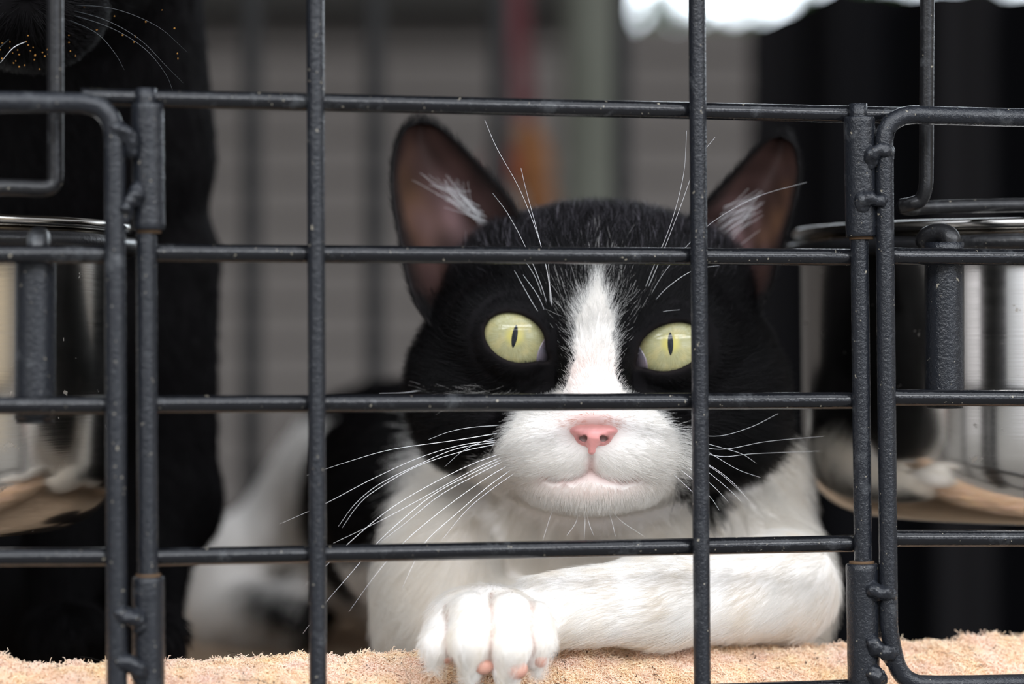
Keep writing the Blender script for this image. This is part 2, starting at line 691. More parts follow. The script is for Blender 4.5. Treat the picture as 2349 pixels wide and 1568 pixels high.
# ---- post
m, t, b = plain('weathered_post', (0.2, 0.2, 0.18), 0.85)
co = coord(t)
mp = t.new('ShaderNodeMapping'); mp.inputs['Scale'].default_value = (14, 14, 3); t.link(co, mp.inputs[0])
t.link(t.mix(t.noise(2, 4, 0.6, mp.outputs[0]), (0.055, 0.057, 0.043, 1), (0.14, 0.144, 0.122, 1)), b.inputs['Base Color'])
pd = 1.75
pth = [np.array([wx(1365, pd), pd, z_]) for z_ in np.linspace(0, 1.45, 14)]
post = tube('porch_post', pth, [wx(1437, pd) - wx(1365, pd) + 0.001 * math.sin(i) for i in range(14)], m)
tag(post, 'pale grey-green weathered post standing in front of the board wall', 'post')

# ---- red strap and hanging toy
m, t, b = plain('red_webbing', (0.052, 0.006, 0.009), 0.7)
sd = 1.6
toy = empty('hanging_toy', P(1200, 300, sd))
tag(toy, 'orange and red toy hanging on a dark red strap before the wall', 'toy')
sp = [P(1183, -420, sd), P(1186, 0, sd), P(1196, 150, sd), P(1203, 275, sd)]
spath = catmull(sp, 8)
parts = []
for i in range(len(spath) - 1):
    a, b2 = spath[i], spath[i + 1]
    hw = 0.0058
    V = []
    for q in (a, b2):
        V += [(q[0] - hw, q[1] - 0.001, q[2]), (q[0] + hw, q[1] - 0.001, q[2]), (q[0] + hw, q[1] + 0.001, q[2]), (q[0] - hw, q[1] + 0.001, q[2])]
    parts.append((V, [(0, 1, 5, 4), (1, 2, 6, 5), (2, 3, 7, 6), (3, 0, 4, 7)]))
V, F = merge(parts)
link('strap', mesh_from('strap', V, F, False), m, toy)
m2, t, b = plain('orange_plush', (0.13, 0.052, 0.016), 0.85)
c = P(1222, 385, sd)
parts = [blob_vf(c, (0.0115, 0.011, 0.021), 3, 0.06), blob_vf(c + np.array([-0.003, 0, 0.017]), (0.009, 0.009, 0.010), 4, 0.06),
         blob_vf(c + np.array([0.004, -0.002, -0.02]), (0.009, 0.009, 0.012), 9, 0.06)]
V, F = merge(parts)
link('toy_body', mesh_from('toy_body', V, F), m2, toy)
m3, t, b = plain('red_plush', (0.13, 0.014, 0.010), 0.85)
V, F = blob_vf(P(1152, 385, sd), (0.0105, 0.010, 0.012), 5, 0.08)
link('toy_wing', mesh_from('toy_wing', V, F), m3, toy)

# ---- dark curtain on the right
m, t, b = plain('black_curtain_cloth', (0.006, 0.006, 0.0065), 0.75)
co = coord(t)
mp = t.new('ShaderNodeMapping'); mp.inputs['Scale'].default_value = (9, 9, 0.2); t.link(co, mp.inputs[0])
t.link(t.mix(t.smooth(t.noise(2.2, 2, 0.5, mp.outputs[0]), 0.45, 0.7), (0.0025, 0.0025, 0.003, 1), (0.009, 0.0085, 0.009, 1)), b.inputs['Base Color'])
b.inputs['Specular IOR Level'].default_value = 0.02
V, F = [], []
cd = 1.36
x0, x1 = wx(1722, cd), 0.62
nx_, nz_ = 160, 12
for side in (0, 1):
    for j in range(nz_ + 1):
        for i in range(nx_ + 1):
            f = i / nx_
            V.append((x0 + (x1 - x0) * f, cd + 0.012 * math.sin(f * 55) + 0.006 * math.sin(f * 131 + 1) + 0.003 * side, 0.005 + (wz(58 - 82 * min(1, f * 13.0), cd) - 0.005) * j / nz_))
for side in (0, 1):
    o_ = side * (nz_ + 1) * (nx_ + 1)
    for j in range(nz_):
        for i in range(nx_):
            q = (o_ + j * (nx_ + 1) + i, o_ + j * (nx_ + 1) + i + 1, o_ + (j + 1) * (nx_ + 1) + i + 1, o_ + (j + 1) * (nx_ + 1) + i)
            F.append(q if side == 0 else q[::-1])
curtain = link('curtain', mesh_from('curtain', V, F), m)
tag(curtain, 'black folded curtain hanging behind the cat on the right', 'curtain')

# ---- shrub in the gap under the roof
m, t, b = plain('leaf_green', (0.05, 0.11, 0.03), 0.6)
V, F = [], []
rs = random.Random(5)
for i in range(900):
    d_ = rs.uniform(3.0, 3.6)
    px = rs.uniform(1340, 2400)
    top = 30 + 26 * math.sin(px * 0.021 + 1) + 18 * math.sin(px * 0.057) + (0 if 1420 < px < 1800 else -40)
    if rs.random() < 0.35 and not (1440 < px < 1560 or 1600 < px < 1720 or 1745 < px < 1800): top -= 60
    py = top + 26 + abs(rs.gauss(0, 1)) * 90
    c = P(px, py, d_)
    a = rs.uniform(0, 6.28); bb = rs.uniform(-0.9, 0.9); sz = rs.uniform(0.012, 0.022)
    u_ = np.array([math.cos(a), math.sin(a) * 0.6, bb]); u_ /= np.linalg.norm(u_)
    v_ = np.cross(u_, (0.2, 1, 0.1)); v_ /= np.linalg.norm(v_)
    nrm_ = np.cross(u_, v_)
    k = len(V)
    V += [c - u_ * sz, c + v_ * sz * 0.45 + nrm_ * 0.002, c + u_ * sz, c - v_ * sz * 0.45 + nrm_ * 0.002]
    F.append((k, k + 1, k + 2, k + 3))
for i in range(60):
    c = P(rs.gauss(1512, 14), rs.uniform(-25, 60), 3.1); sz = 0.016; k = len(V)
    a = rs.uniform(0, 6.28); u_ = np.array([math.cos(a), 0.3, math.sin(a)]); v_ = np.array([-math.sin(a), 0.2, math.cos(a)])
    V += [c - u_ * sz, c + v_ * sz * 0.5, c + u_ * sz, c - v_ * sz * 0.5]
    F.append((k, k + 1, k + 2, k + 3))
shrub = empty('shrub', (0.3, 3.3, 0))
tag(shrub, 'green shrub beyond the porch under the strip of white sky', 'shrub')
fo = link('foliage', mesh_from('foliage', V, F, False), m, shrub)
mst, t, b = plain('bark', (0.06, 0.045, 0.03), 0.9)
for k in range(4):
    x_ = 0.12 + 0.13 * k
    tube('stem', catmull([(x_, 3.3, 0.0), (x_ + 0.02, 3.32, 0.25), (x_ - 0.03, 3.28, 0.5)], 6), np.linspace(0.012, 0.004, 13), mst, shrub, 8)

# ---- crate floor pan
m, t, b = plain('black_pan', (0.012, 0.012, 0.013), 0.45)
ang = math.atan(CAGE_K)


def cage_frame(u, v):
    """u along the cage front, v into the crate, metres"""
    return np.array([u * math.cos(ang) - v * math.sin(ang), CAGE_D + u * math.sin(ang) + v * math.cos(ang)])


def cage_box(u0, u1, v0, v1, z0, z1):
    q = [cage_frame(*k) for k in ((u0, v0), (u1, v0), (u1, v1), (u0, v1))]
    V = [(a[0], a[1], z0) for a in q] + [(a[0], a[1], z1) for a in q]
    F = [(0, 3, 2, 1), (4, 5, 6, 7), (0, 1, 5, 4), (1, 2, 6, 5), (2, 3, 7, 6), (3, 0, 4, 7)]
    return V, F


pan = link('crate_pan', mesh_from('crate_pan', *merge([
    cage_box(-0.26, 0.24, 0.010, 0.62, 0.004, 0.008), cage_box(-0.26, 0.24, 0.010, 0.013, 0.004, 0.030),
    cage_box(-0.26, 0.24, 0.617, 0.62, 0.004, 0.030), cage_box(-0.26, -0.257, 0.010, 0.62, 0.004, 0.030),
    cage_box(0.237, 0.24, 0.010, 0.62, 0.004, 0.030)]), False), m)
tag(pan, 'black plastic floor pan under the bed inside the crate', 'crate pan')

# ---- rear panel of the crate (out of focus)
rear = empty('crate_rear_panel', (*cage_frame(0, 0.60), 0.03))
tag(rear, 'black wire rear panel of the crate, blurred behind the cats', 'crate panel')
for px in (300, 577, 860, 1143, 1426):
    d_ = CAGE_D + 0.52
    d_ = (CAGE_D + 0.60 * math.cos(ang) * (1 + math.tan(ang) ** 2)) / (1 - CAGE_K * (px - 1174.5) * S)
    a = P(px, 784, d_)
    tube('vertical_wire', [(a[0], a[1], 0.032), (a[0], a[1], 0.50)], 0.0042, M_REARWIRE, rear, 10, 4)
for z_ in (0.05, 0.48):
    a, b2 = cage_frame(-0.25, 0.604), cage_frame(0.23, 0.604)
    tube('horizontal_wire', [(a[0], a[1], z_), (b2[0], b2[1], z_)], 0.0022, M_REARWIRE, rear, 10, 4)

# ================================================================== CAGE FRONT
door = empty('cage_door', C(1174, 1600, 0))
tag(door, 'black wire cage door with two upright wires in front of the cat', 'cage door')
RW = 0.00190
zb = 1700


def long_path(a, b2, n=60):
    return np.array([a + (b2 - a) * i / n for i in range(n + 1)])


for (xt, xb) in ((722, 730), (1597, 1612)):
    tube('vertical_wire', long_path(C(xt, -220), C(xb, zb)), RW, M_HAMMER, door, 24, wob=0.012)
HOFF = 0.0034
rows = [(-125, -70), (226, 262), (580, 590), (927, 918), (1277, 1246), (1628, 1577)]
for i, (yl, yr) in enumerate(rows):
    x0_, x1_ = (185, 2070) if i == 1 else (345, 1962)
    sl = (yr - yl) / (1940 - 360.0)
    a = C(x0_, yl + (x0_ - 360) * sl, HOFF); b2 = C(x1_, yl + (x1_ - 360) * sl, HOFF)
    tube('horizontal_wire', long_path(a, b2, 90), RW, M_WIRE, door, 24, wob=0.008)
tube('hinge_rod', long_path(C(334, 203, 0.001), C(341, zb, 0.001)), 0.00222, M_HAMMER, door, 24, wob=0.014)
tube('hinge_rod', long_path(C(1968, 238, 0.001), C(1985, zb, 0.001)), 0.00205, M_HAMMER, door, 24, wob=0.014)


def sleeve(px0, y0, px1, y1, r, parent, off=0.001):
    a, b2 = C(px0, y0, off), C(px1, y1, off)
    ax_ = (b2 - a) / np.linalg.norm(b2 - a)
    rings = [(a, r * 0.70), (a, r * 0.94), (a + ax_ * 0.0004, r)]
    rings += [(a + (b2 - a) * f, r * (1 + 0.012 * random.uniform(-1, 1))) for f in np.linspace(0.04, 0.96, 30)]
    rings += [(b2 - ax_ * 0.0004, r), (b2, r * 0.94), (b2, r * 0.70)]
    path = np.array([q[0] for q in rings]); rad = np.array([q[1] for q in rings])
    V, F = [], []
    u_ = np.cross(ax_, (0, 1, 0)); u_ /= np.linalg.norm(u_); v_ = np.cross(ax_, u_)
    sg = 28
    for c_, rr in zip(path, rad):
        for k in range(sg):
            th = 2 * math.pi * k / sg
            V.append(c_ + rr * (math.cos(th) * u_ + math.sin(th) * v_))
    for i in range(len(path) - 1):
        for k in range(sg):
            F.append((i * sg + k, i * sg + (k + 1) % sg, (i + 1) * sg + (k + 1) % sg, (i + 1) * sg + k))
    o = link('hinge_sleeve', mesh_from('hinge_sleeve', V, F), M_HAMMER, parent)
    rp = np.array([b2 - ax_ * 0.0002, b2 + ax_ * 0.0006]) if y1 < 900 else np.array([a - ax_ * 0.0006, a + ax_ * 0.0002])
    V, F = tube_vf(rp, r * 0.78, 20)
    link('rust_ring', mesh_from('rust_ring', V, F), M_RUST, parent)['label'] = 'orange brown rust where the sleeve ends'
    return o


def weld(parent, pts, radii, off, seed):
    """a run of weld metal from the sleeve to the frame wire"""
    path = catmull([C(x, y, off) for x, y in pts], 3)
    rr = np.interp(np.linspace(0, 1, len(path)), np.linspace(0, 1, len(radii)), radii) * 0.72
    ends = [C(pts[0][0], pts[0][1] + 4, off + 0.001), C(pts[-1][0], pts[-1][1] + 4, off + 0.001)]

    def fld(p):
        f = None
        for c_, r_ in zip(path, rr):
            g_ = np.linalg.norm(p - c_, axis=-1) - r_
            f = g_ if f is None else smin(f, g_, 0.0011)
        for c_ in ends:
            f = smin(f, ell(p, c_, (0.0018, 0.0012, 0.0028)), 0.0010)
        return f + 0.00022 * fnoise(p, 1500, seed) + 0.0001 * fnoise(p, 4000, seed + 1)
    lo, hi = path.min(0) - 0.005, path.max(0) + 0.005
    st = 0.00032
    V, F = surface_nets(fld, np.arange(lo[0], hi[0], st), np.arange(lo[1], hi[1], st), np.arange(lo[2], hi[2], st))
    return link('weld_bead', mesh_from('weld_bead', V, F), M_HAMMER, parent)


# left side panel: welded frame with a rounded corner
left = empty('cage_side_panel', C(150, 1600, 0))
tag(left, 'black wire cage panel holding the left steel bowl', 'cage panel', 'hinged wire side panels')
LO = -0.0015
fp = [C(x, y, LO) for x, y in ((-700, 224), (-300, 228), (0, 233), (140, 235), (190, 237), (225, 246), (248, 266), (260, 296), (263, 330))]
fp = list(catmull(fp, 8)) + list(long_path(C(263, 345, LO), C(269, zb, LO), 60))
tube('frame_wire', np.array(fp), 0.00222, M_HAMMER, left, 24, wob=0.012)
for yl, yr in ((583, 584), (930, 929), (1281, 1276), (1640, 1629)):
    tube('horizontal_wire', long_path(C(-700, yl - 1, HOFF - 0.0015), C(262, yr, HOFF - 0.0015), 40), RW, M_WIRE, left, 24, wob=0.008)
sleeve(338, 238, 341, 528, 0.00345, left)
sleeve(340, 1322, 342, zb, 0.00345, left)
weld(left, ((268, 298), (290, 305), (300, 330)), (0.0018, 0.0017, 0.0013), -0.003, 3)
weld(left, ((283, 482), (297, 465), (312, 442)), (0.0012, 0.0013, 0.0015), -0.003, 9)
weld(left, ((272, 1408), (296, 1412), (318, 1420)), (0.0018, 0.0019, 0.0018), -0.003, 21)
weld(left, ((276, 1520), (296, 1516), (320, 1540)), (0.0019, 0.0019, 0.0017), -0.003, 31)

right = empty('cage_side_panel', C(2200, 1600, 0))
tag(right, 'black wire cage panel holding the right steel bowl', 'cage panel', 'hinged wire side panels')
fp = list(long_path(C(2028, 320, LO), C(2039, 1430, LO), 60))
top_ = [C(x, y, LO) for x, y in ((3000, 285), (2700, 276), (2349, 270), (2150, 265), (2100, 263), (2068, 268), (2044, 282), (2032, 300))]
bot_ = [C(x, y, LO) for x, y in ((2041, 1450), (2048, 1490), (2062, 1535), (2090, 1562), (2140, 1569), (2349, 1566), (3000, 1552))]
fp = list(catmull(top_, 8)) + fp + list(catmull(bot_, 8))
tube('frame_wire', np.array(fp), 0.00208, M_HAMMER, right, 24, wob=0.012)
for yl, yr in ((587, 590), (911, 913), (1234, 1234)):
    tube('horizontal_wire', long_path(C(2032, yl, HOFF - 0.0015), C(3000, yl + (yr - yl) * 3, HOFF - 0.0015), 40), RW, M_WIRE, right, 24, wob=0.008)
sleeve(1971, 268, 1976, 543, 0.00355, right)
sleeve(1977, 1292, 1984, zb, 0.00365, right)
weld(right, ((1996, 358), (2012, 344), (2034, 346)), (0.0018, 0.0015, 0.0018), -0.003, 43)
weld(right, ((1978, 460), (1994, 452), (2012, 462), (2030, 458)), (0.0012, 0.0014, 0.0012, 0.0013), -0.003, 49)
weld(right, ((2000, 1350), (2022, 1362), (2040, 1360)), (0.0018, 0.0016, 0.0018), -0.003, 53)
weld(right, ((2000, 1475), (2020, 1492), (2044, 1500)), (0.0018, 0.0020, 0.0019), -0.003, 59)
weld(right, ((2002, 1545), (2016, 1556)), (0.0018, 0.0018), -0.003, 63)

# wire guards above the bowls
g = empty('wire_guard', C(60, 440, 0.012))
tag(g, 'bent black wire guard above the left steel bowl', 'wire guard', 'wire guards above the bowls')
gp = [C(x, y, 0.010) for x, y in ((126, -200), (126, 0), (127, 200), (127, 340), (127, 395), (125, 418), (112, 430), (85, 432), (40, 430), (-100, 428), (-500, 424))]
tube('guard_wire', catmull(gp, 8), 0.00178, M_DARKWIRE, g, 20, wob=0.01)
g2 = empty('wire_guard', C(2200, 480, 0.012))
tag(g2, 'bent black wire guard above the right steel bowl', 'wire guard', 'wire guards above the bowls')
gp = [C(x, y, o_) for x, y, o_ in ((2127, -200, 0.010), (2127, 0, 0.010), (2126, 200, 0.010), (2125, 380, 0.010), (2123, 430, 0.010), (2112, 458, 0.011), (2090, 468, 0.012), (2068, 472, 0.014))]
tube('guard_wire', catmull(gp, 8), 0.00166, M_DARKWIRE, g2, 20, wob=0.01)
tube('guard_wire', catmull([C(2068, 474, 0.015), C(2085, 479, 0.017), C(2140, 475, 0.02), C(2349, 470, 0.02), C(2900, 462, 0.02)], 8), 0.00160, M_DARKWIRE, g2, 20, wob=0.01)


# ================================================================== BOWLS
def bowl(cx, cy, R, z0, z1, label, flr=0.017):
    root = empty('steel_bowl', (cx, cy, z0))
    tag(root, label, 'bowl', 'steel bowls hung on the cage')
    pr = [(0.0001, z0)]
    pr += [(R - flr + flr * math.sin(a), z0 + flr - flr * math.cos(a)) for a in np.linspace(0, math.pi / 2, 12)]
    pr += [(R * (1 + 0.008 * f), z0 + flr + (z1 - z0 - flr) * f) for f in np.linspace(0.1, 1, 8)]
    Rt = R * 1.008
    pi = [(Rt - 0.0009, z1), (R - 0.0009, z0 + flr), (R - flr, z0 + 0.001), (0.0001, z0 + 0.001)]
    V, F = lathe_vf(pr + pi, (cx, cy), 160)
    link('bowl_body', mesh_from('bowl_body', V, F), M_STEEL, root)
    rim = [(cx + (Rt + 0.0008) * math.cos(a), cy + (Rt + 0.0008) * math.sin(a), z1) for a in np.linspace(0, 2 * math.pi, 161)]
    tube('rim', rim, 0.00125, M_STEEL, root, 12, cap=False)
    return root


def holder(cx, cy, R, z, brk, parent_label, grp):
    root = empty('bowl_holder', (cx, cy, z))
    tag(root, parent_label, 'bowl holder', grp)
    ring = [(cx + R * math.cos(a), cy + R * math.sin(a), z + 0.0002 * math.sin(9 * a)) for a in np.linspace(0, 2 * math.pi, 161)]
    tube('ring', ring, 0.0020, M_DARKWIRE, root, 16, cap=False)
    return root


LB = (-0.1600, 0.6780); RB = (0.1450, 0.7300)
bowl(*LB, 0.0665, CAMZ - 0.0447, CAMZ + 0.0272, 'stainless steel bowl hanging at the left edge of the cage')
bowl(*RB, 0.0700, CAMZ - 0.0440, CAMZ + 0.0278, 'stainless steel bowl hanging at the right edge, beside the cat')
hl = holder(*LB, 0.0695, CAMZ + 0.0228, None, 'black ring and upright clamp carrying the left steel bowl', 'bowl holders')
hr = holder(*RB, 0.0730, CAMZ + 0.0232, None, 'black ring and upright clamp carrying the right steel bowl', 'bowl holders')


def clamp(root, x0, y0, x1, y1, off, r, knob):
    a, b2 = C(x0, y0, off), C(x1, y1, off)
    V, F = tube_vf(long_path(a, b2, 24), r, 28, wob=0.01)
    link('clamp_tube', mesh_from('clamp_tube', V, F), M_HAMMER, root)
    e = b2 + (b2 - a) / np.linalg.norm(b2 - a) * 0.0008
    V, F = tube_vf(long_path(b2, e, 2), r * 0.93, 24)
    link('end_cap', mesh_from('end_cap', V, F), M_DARKWIRE, root)
    V, F = tube_vf(catmull([C(kx, ky, off + ko) for kx, ky, ko in knob], 6), [0.0020] * 2 + [0.00245] * (6 * (len(knob) - 1) - 3) + [0.0020] * 2, 20, wob=0.02)
    link('hook', mesh_from('hook', V, F), M_DARKWIRE, root)


clamp(hl, 82, 590, 80, 962, 0.0083, 0.0043, ((86, 600, 0.001), (87, 562, 0.001), (88, 548, 0.003), (90, 546, 0.007), (92, 556, 0.010)))
clamp(hr, 2166, 556, 2167, 928, 0.0085, 0.0045, ((2182, 572, 0.000), (2178, 546, 0.000), (2158, 536, 0.002), (2132, 542, 0.004), (2116, 562, 0.006)))

# ================================================================== BED
ROLL_TOP = CAMZ - 0.0712
BED_TOP = CAMZ - 0.1040
m, t, b = plain('fleece_backing', (0.62, 0.46, 0.32), 0.95)
nxf, nrf = 420, 40
V, cols = [], []
ROLL_V = 0.0335
rz_, rv_ = 0.026, 0.0215
for i in range(nxf + 1):
    u_ = -0.20 + 0.38 * i / nxf
    for j in range(nrf):
        a = 2 * math.pi * j / nrf
        ca_, sa_ = math.cos(a), math.sin(a)
        q = cage_frame(u_, ROLL_V + (0.0030 * math.sin(u_ * 31)) - rv_ * ca_)
        zz = ROLL_TOP - rz_ + rz_ * sa_ + 0.0006 * math.sin(u_ * 47 + 1) * max(sa_, 0) - 0.0012 * min(1, max(0, (abs(u_) - 0.06) / 0.05))
        V.append((q[0], q[1], zz))
V = np.array(V)
nn = V - np.repeat(V.reshape(nxf + 1, nrf, 3).mean(1), nrf, 0)
nn /= np.linalg.norm(nn, axis=1)[:, None]
V += nn * (0.0007 * fnoise(V, 900, 2) + 0.0008 * fnoise(V, 330, 5))[:, None]
F = []
for i in range(nxf):
    for j in range(nrf):
        j2 = (j + 1) % nrf
        F.append((i * nrf + j, i * nrf + j2, (i + 1) * nrf + j2, (i + 1) * nrf + j))
F = np.array(F)
bed = empty('pet_bed', (*cage_frame(0, 0.2), BED_TOP - 0.03))
tag(bed, 'beige fleece pet bed under the cats, its rolled edge along the bars', 'pet bed')
link('bed_roll', mesh_from('bed_roll', V, F), m, bed)
V2, F2 = cage_box(-0.20, 0.18, 0.045, 0.56, 0.0085, BED_TOP)
link('bed_cushion', mesh_from('bed_cushion', V2, F2, False), m, bed)
NV = vert_normals(V, F)
if (NV * nn).sum() < 0:
    F = F[:, ::-1]; NV = -NV


def dens(c, n):
    up = np.clip(n[:, 2] * 0.6 - n[:, 1], -0.2, 1) + 0.25
    return 13 * np.clip(up, 0, 1) * (c[:, 2] > ROLL_TOP - 0.014)


root, T, W = tri_sample(V, F, dens)
nr = (NV[T] * W[..., None]).sum(1)
px, py = proj(root)
tall = 1 + 0.45 * np.clip((px - 2040) / 150, 0, 1) + 0.5 * np.clip((130 - px) / 150, 0, 1)
cmb = np.stack([fnoise(root, 700, 8), -0.2 + 0 * px, fnoise(root, 700, 9) - 0.3], 1)
L = 0.0022 * tall * RNG.uniform(0.6, 1.4, len(root))
pts = strands(root, nr, cmb, L, 0.5, k=7, jitter=0.5, curl=0.55, clump=0.5)
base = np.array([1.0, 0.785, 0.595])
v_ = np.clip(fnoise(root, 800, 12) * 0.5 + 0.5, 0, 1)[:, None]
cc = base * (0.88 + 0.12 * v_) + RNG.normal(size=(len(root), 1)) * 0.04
cc[:, 2] += 0.05 * fnoise(root, 400, 14)
dk = RNG.random(len(root)) < 0.012
cc[dk] = (0.12, 0.09, 0.07)
hair_object('fleece_pile', root, pts, taper(7, 0.00010, 0.00006), np.clip(cc, 0.02, 0.95), M_FLEECE, bed)['kind'] = 'stuff'
# stray dark cat hairs on the fleece
sel = RNG.choice(len(root), 90, replace=False)
pp = strands(root[sel], nr[sel], RNG.normal(size=(90, 3)) * (1, 0.4, 0.3), RNG.uniform(0.006, 0.02, 90), 0.12, k=12, jitter=0.1, curl=0.35)
hair_object('stray_hair', root[sel], pp, taper(12, 0.00004, 0.00002), np.full((90, 3), 0.03), M_FUR, bed)['kind'] = 'stuff'
# pile on the cushion behind the roll
V2, F2 = [], []
gu, gv = 60, 60
for i in range(gu + 1):
    for j in range(gv + 1):
        q = cage_frame(-0.195 + 0.37 * i / gu, 0.05 + 0.5 * j / gv)
        V2.append((q[0], q[1], BED_TOP))
for i in range(gu):
    for j in range(gv):
        F2.append((i * (gv + 1) + j, (i + 1) * (gv + 1) + j, (i + 1) * (gv + 1) + j + 1, i * (gv + 1) + j + 1))
V2, F2 = np.array(V2), np.array(F2)
r2, T2, W2 = tri_sample(V2, F2, lambda c, n: np.full(len(c), 0.25))
p2 = strands(r2, np.tile([0, 0, 1.0], (len(r2), 1)), RNG.normal(size=(len(r2), 3)), RNG.uniform(0.003, 0.006, len(r2)), 0.5, k=5, jitter=0.4, curl=0.4)
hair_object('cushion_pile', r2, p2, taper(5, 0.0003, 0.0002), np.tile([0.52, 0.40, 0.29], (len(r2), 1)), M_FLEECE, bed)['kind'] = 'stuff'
#CATS
# ================================================================== THE BLACK AND WHITE CAT
HEAD, NECK, CHEST, ARM, PAW, TORSO, HIND = range(7)
mm = 0.001


def A(*v): return np.array(v, float) * mm


# eye openings in the face: centre, half axes, rotation in the x-z plane
EYES = [dict(c=P(1181, 774, 0.6585), r=(7.3 * mm, 5.45 * mm), rot=-24, corner=P(1252, 822, 0.6585), s=1),
        dict(c=P(1540, 795, 0.6585), r=(7.9 * mm, 5.3 * mm), rot=19, corner=P(1465, 834, 0.6585), s=-1)]
EYE_R = 10.2 * mm
for e in EYES:
    e['ball'] = e['c'] + np.array([0, 0.0083, 0])


def eye_open(p, e, grow=0.0):
    x = p[..., 0] - e['c'][0]; z = p[..., 2] - e['c'][2]
    a = math.radians(e['rot']); ca, sa = math.cos(a), math.sin(a)
    u_ = x * ca + z * sa; v_ = -x * sa + z * ca
    rx, rz = e['r'][0] + grow, e['r'][1] + grow
    k0 = np.sqrt((u_ / rx) ** 2 + (v_ / rz) ** 2); k1 = np.sqrt((u_ / rx ** 2) ** 2 + (v_ / rz ** 2) ** 2) + 1e-9
    d1 = k0 * (k0 - 1) / k1
    # the inner corner
    cx, cz = e['corner'][0] - e['c'][0], e['corner'][2] - e['c'][2]
    pa = np.stack([x - cx * 0.45, z - cz * 0.45], -1); ba = np.array([cx * 0.55, cz * 0.55])
    h = np.clip((pa @ ba) / (ba @ ba), 0, 1)
    d2 = np.linalg.norm(pa - h[..., None] * ba, axis=-1) - ((3.4 - 2.6 * h) * mm + grow)
    return smin(d1, d2, 1.2 * mm)


def lid_depth(p, e):
    x = p[..., 0] - e['ball'][0]; z = p[..., 2] - e['ball'][2]
    return e['ball'][1] - np.sqrt(np.clip(EYE_R ** 2 - x * x - z * z, (3 * mm) ** 2, None))


MOUTH = [[(1356, 1046), (1355, 1080), (1330, 1098), (1292, 1106), (1250, 1098)], [(1355, 1080), (1382, 1099), (1425, 1108), (1464, 1101)]]


def mouth_dist(p):
    out = None
    for run in MOUTH:
        for a, b2 in zip(run[:-1], run[1:]):
            a3, b3 = P(*a, 0.642), P(*b2, 0.642)
            ax2, bx2 = np.array([a3[0], a3[2]]), np.array([b3[0], b3[2]])
            pa = np.stack([p[..., 0], p[..., 2]], -1) - ax2; ba = bx2 - ax2
            h = np.clip((pa @ ba) / (ba @ ba), 0, 1)
            d_ = np.linalg.norm(pa - h[..., None] * ba, axis=-1)
            out = d_ if out is None else np.minimum(out, d_)
    return out


def head_field(p):
    f = ell(p, P(1368, 735, 0.694), A(38, 37, 26))
    f = smin(f, ell(p, P(1375, 655, 0.690), A(33, 26, 17)), 6 * mm)
    f = smin(f, ell(p, P(1172, 642, 0.686), A(10.5, 9, 11), 40), 6 * mm)
    f = smin(f, ell(p, P(1588, 655, 0.688), A(9.5, 9, 11), -40), 6 * mm)
    f = smin(f, ell(p, P(1085, 880, 0.683), A(15.5, 19, 17)), 10 * mm)
    f = smin(f, ell(p, P(1655, 895, 0.683), A(15.5, 19, 17)), 10 * mm)
    f = smin(f, ell(p, P(1362, 1020, 0.676), A(30, 26, 16)), 9 * mm)
    f = smin(f, ell(p, P(1075, 975, 0.684), A(11, 15, 10)), 7 * mm)
    f = smin(f, ell(p, P(1665, 995, 0.684), A(12, 15, 11)), 7 * mm)
    f = smin(f, cap(p, P(1365, 720, 0.668), P(1362, 935, 0.6470), 8.5 * mm, 7.6 * mm), 7 * mm)
    f = smin(f, ell(p, P(1362, 966, 0.6432), A(6.0, 6.6, 3.0)), 2.5 * mm)
    f = smin(f, ell(p, P(1359, 1000, 0.6470), A(8.5, 8.6, 5.5)), 3 * mm)
    for e in EYES:
        f = smin(f, ell(p, e['c'] + np.array([e['s'] * -0.001, 0.0085, 0.0005]), A(13.5, 8.6, 11.0), e['rot']), 6 * mm)
        q = eye_open(p, e)
        yy = p[..., 1] - lid_depth(p, e) + 0.2 * mm
        f = smin(f, np.sqrt((q - 1.5 * mm) ** 2 + (yy - 0.3 * mm) ** 2) - 1.5 * mm, 5.0 * mm)
    muz = smin(ell(p, P(1278, 1024, 0.654), A(13.5, 13.0, 9.0)), ell(p, P(1440, 1028, 0.654), A(13.5, 13.0, 9.0)), 2.0 * mm)
    f = smin(f, muz, 7 * mm)
    f = smin(f, ell(p, P(1357, 1110, 0.657), A(15, 12, 6.0)), 4 * mm)
    # mouth and the split under the nose
    f = f + (0.45 * mm * np.exp(-(mouth_dist(p) / (0.55 * mm)) ** 2)) * (p[..., 1] < 0.668)
    for e in EYES:
        f = smax(f, -np.maximum(eye_open(p, e), p[..., 1] - 0.668), 0.8 * mm)
    return f


TOES = [((1012, 1437, 0.631), (1004, 1480, 0.6235), (1004, 1503, 0.6245), 3.4),
        ((1082, 1405, 0.629), (1083, 1470, 0.6210), (1085, 1516, 0.6225), 5.0),
        ((1172, 1402, 0.629), (1170, 1480, 0.6205), (1162, 1532, 0.6220), 4.7),
        ((1228, 1412, 0.631), (1232, 1470, 0.6235), (1228, 1512, 0.6245), 3.6)]


def paw_field(p):
    f = ell(p, P(1122, 1432, 0.6365), A(14.0, 11.5, 8.8), -3)
    for a, b2, c2, r in TOES:
        g_ = smin(cap(p, P(*a), P(*b2), r * 0.92 * mm, r * mm), cap(p, P(*b2), P(*c2), r * mm, r * 0.72 * mm), 1 * mm)
        f = smin(f, g_, 1.7 * mm)
    return f


def arm_field(p):
    f = cap(p, P(1800, 1345, 0.672), P(1520, 1374, 0.6555), 12.6 * mm, 10.2 * mm)
    f = smin(f, cap(p, P(1520, 1374, 0.6555), P(1255, 1400, 0.645), 10.2 * mm, 8.2 * mm), 5 * mm)
    return f


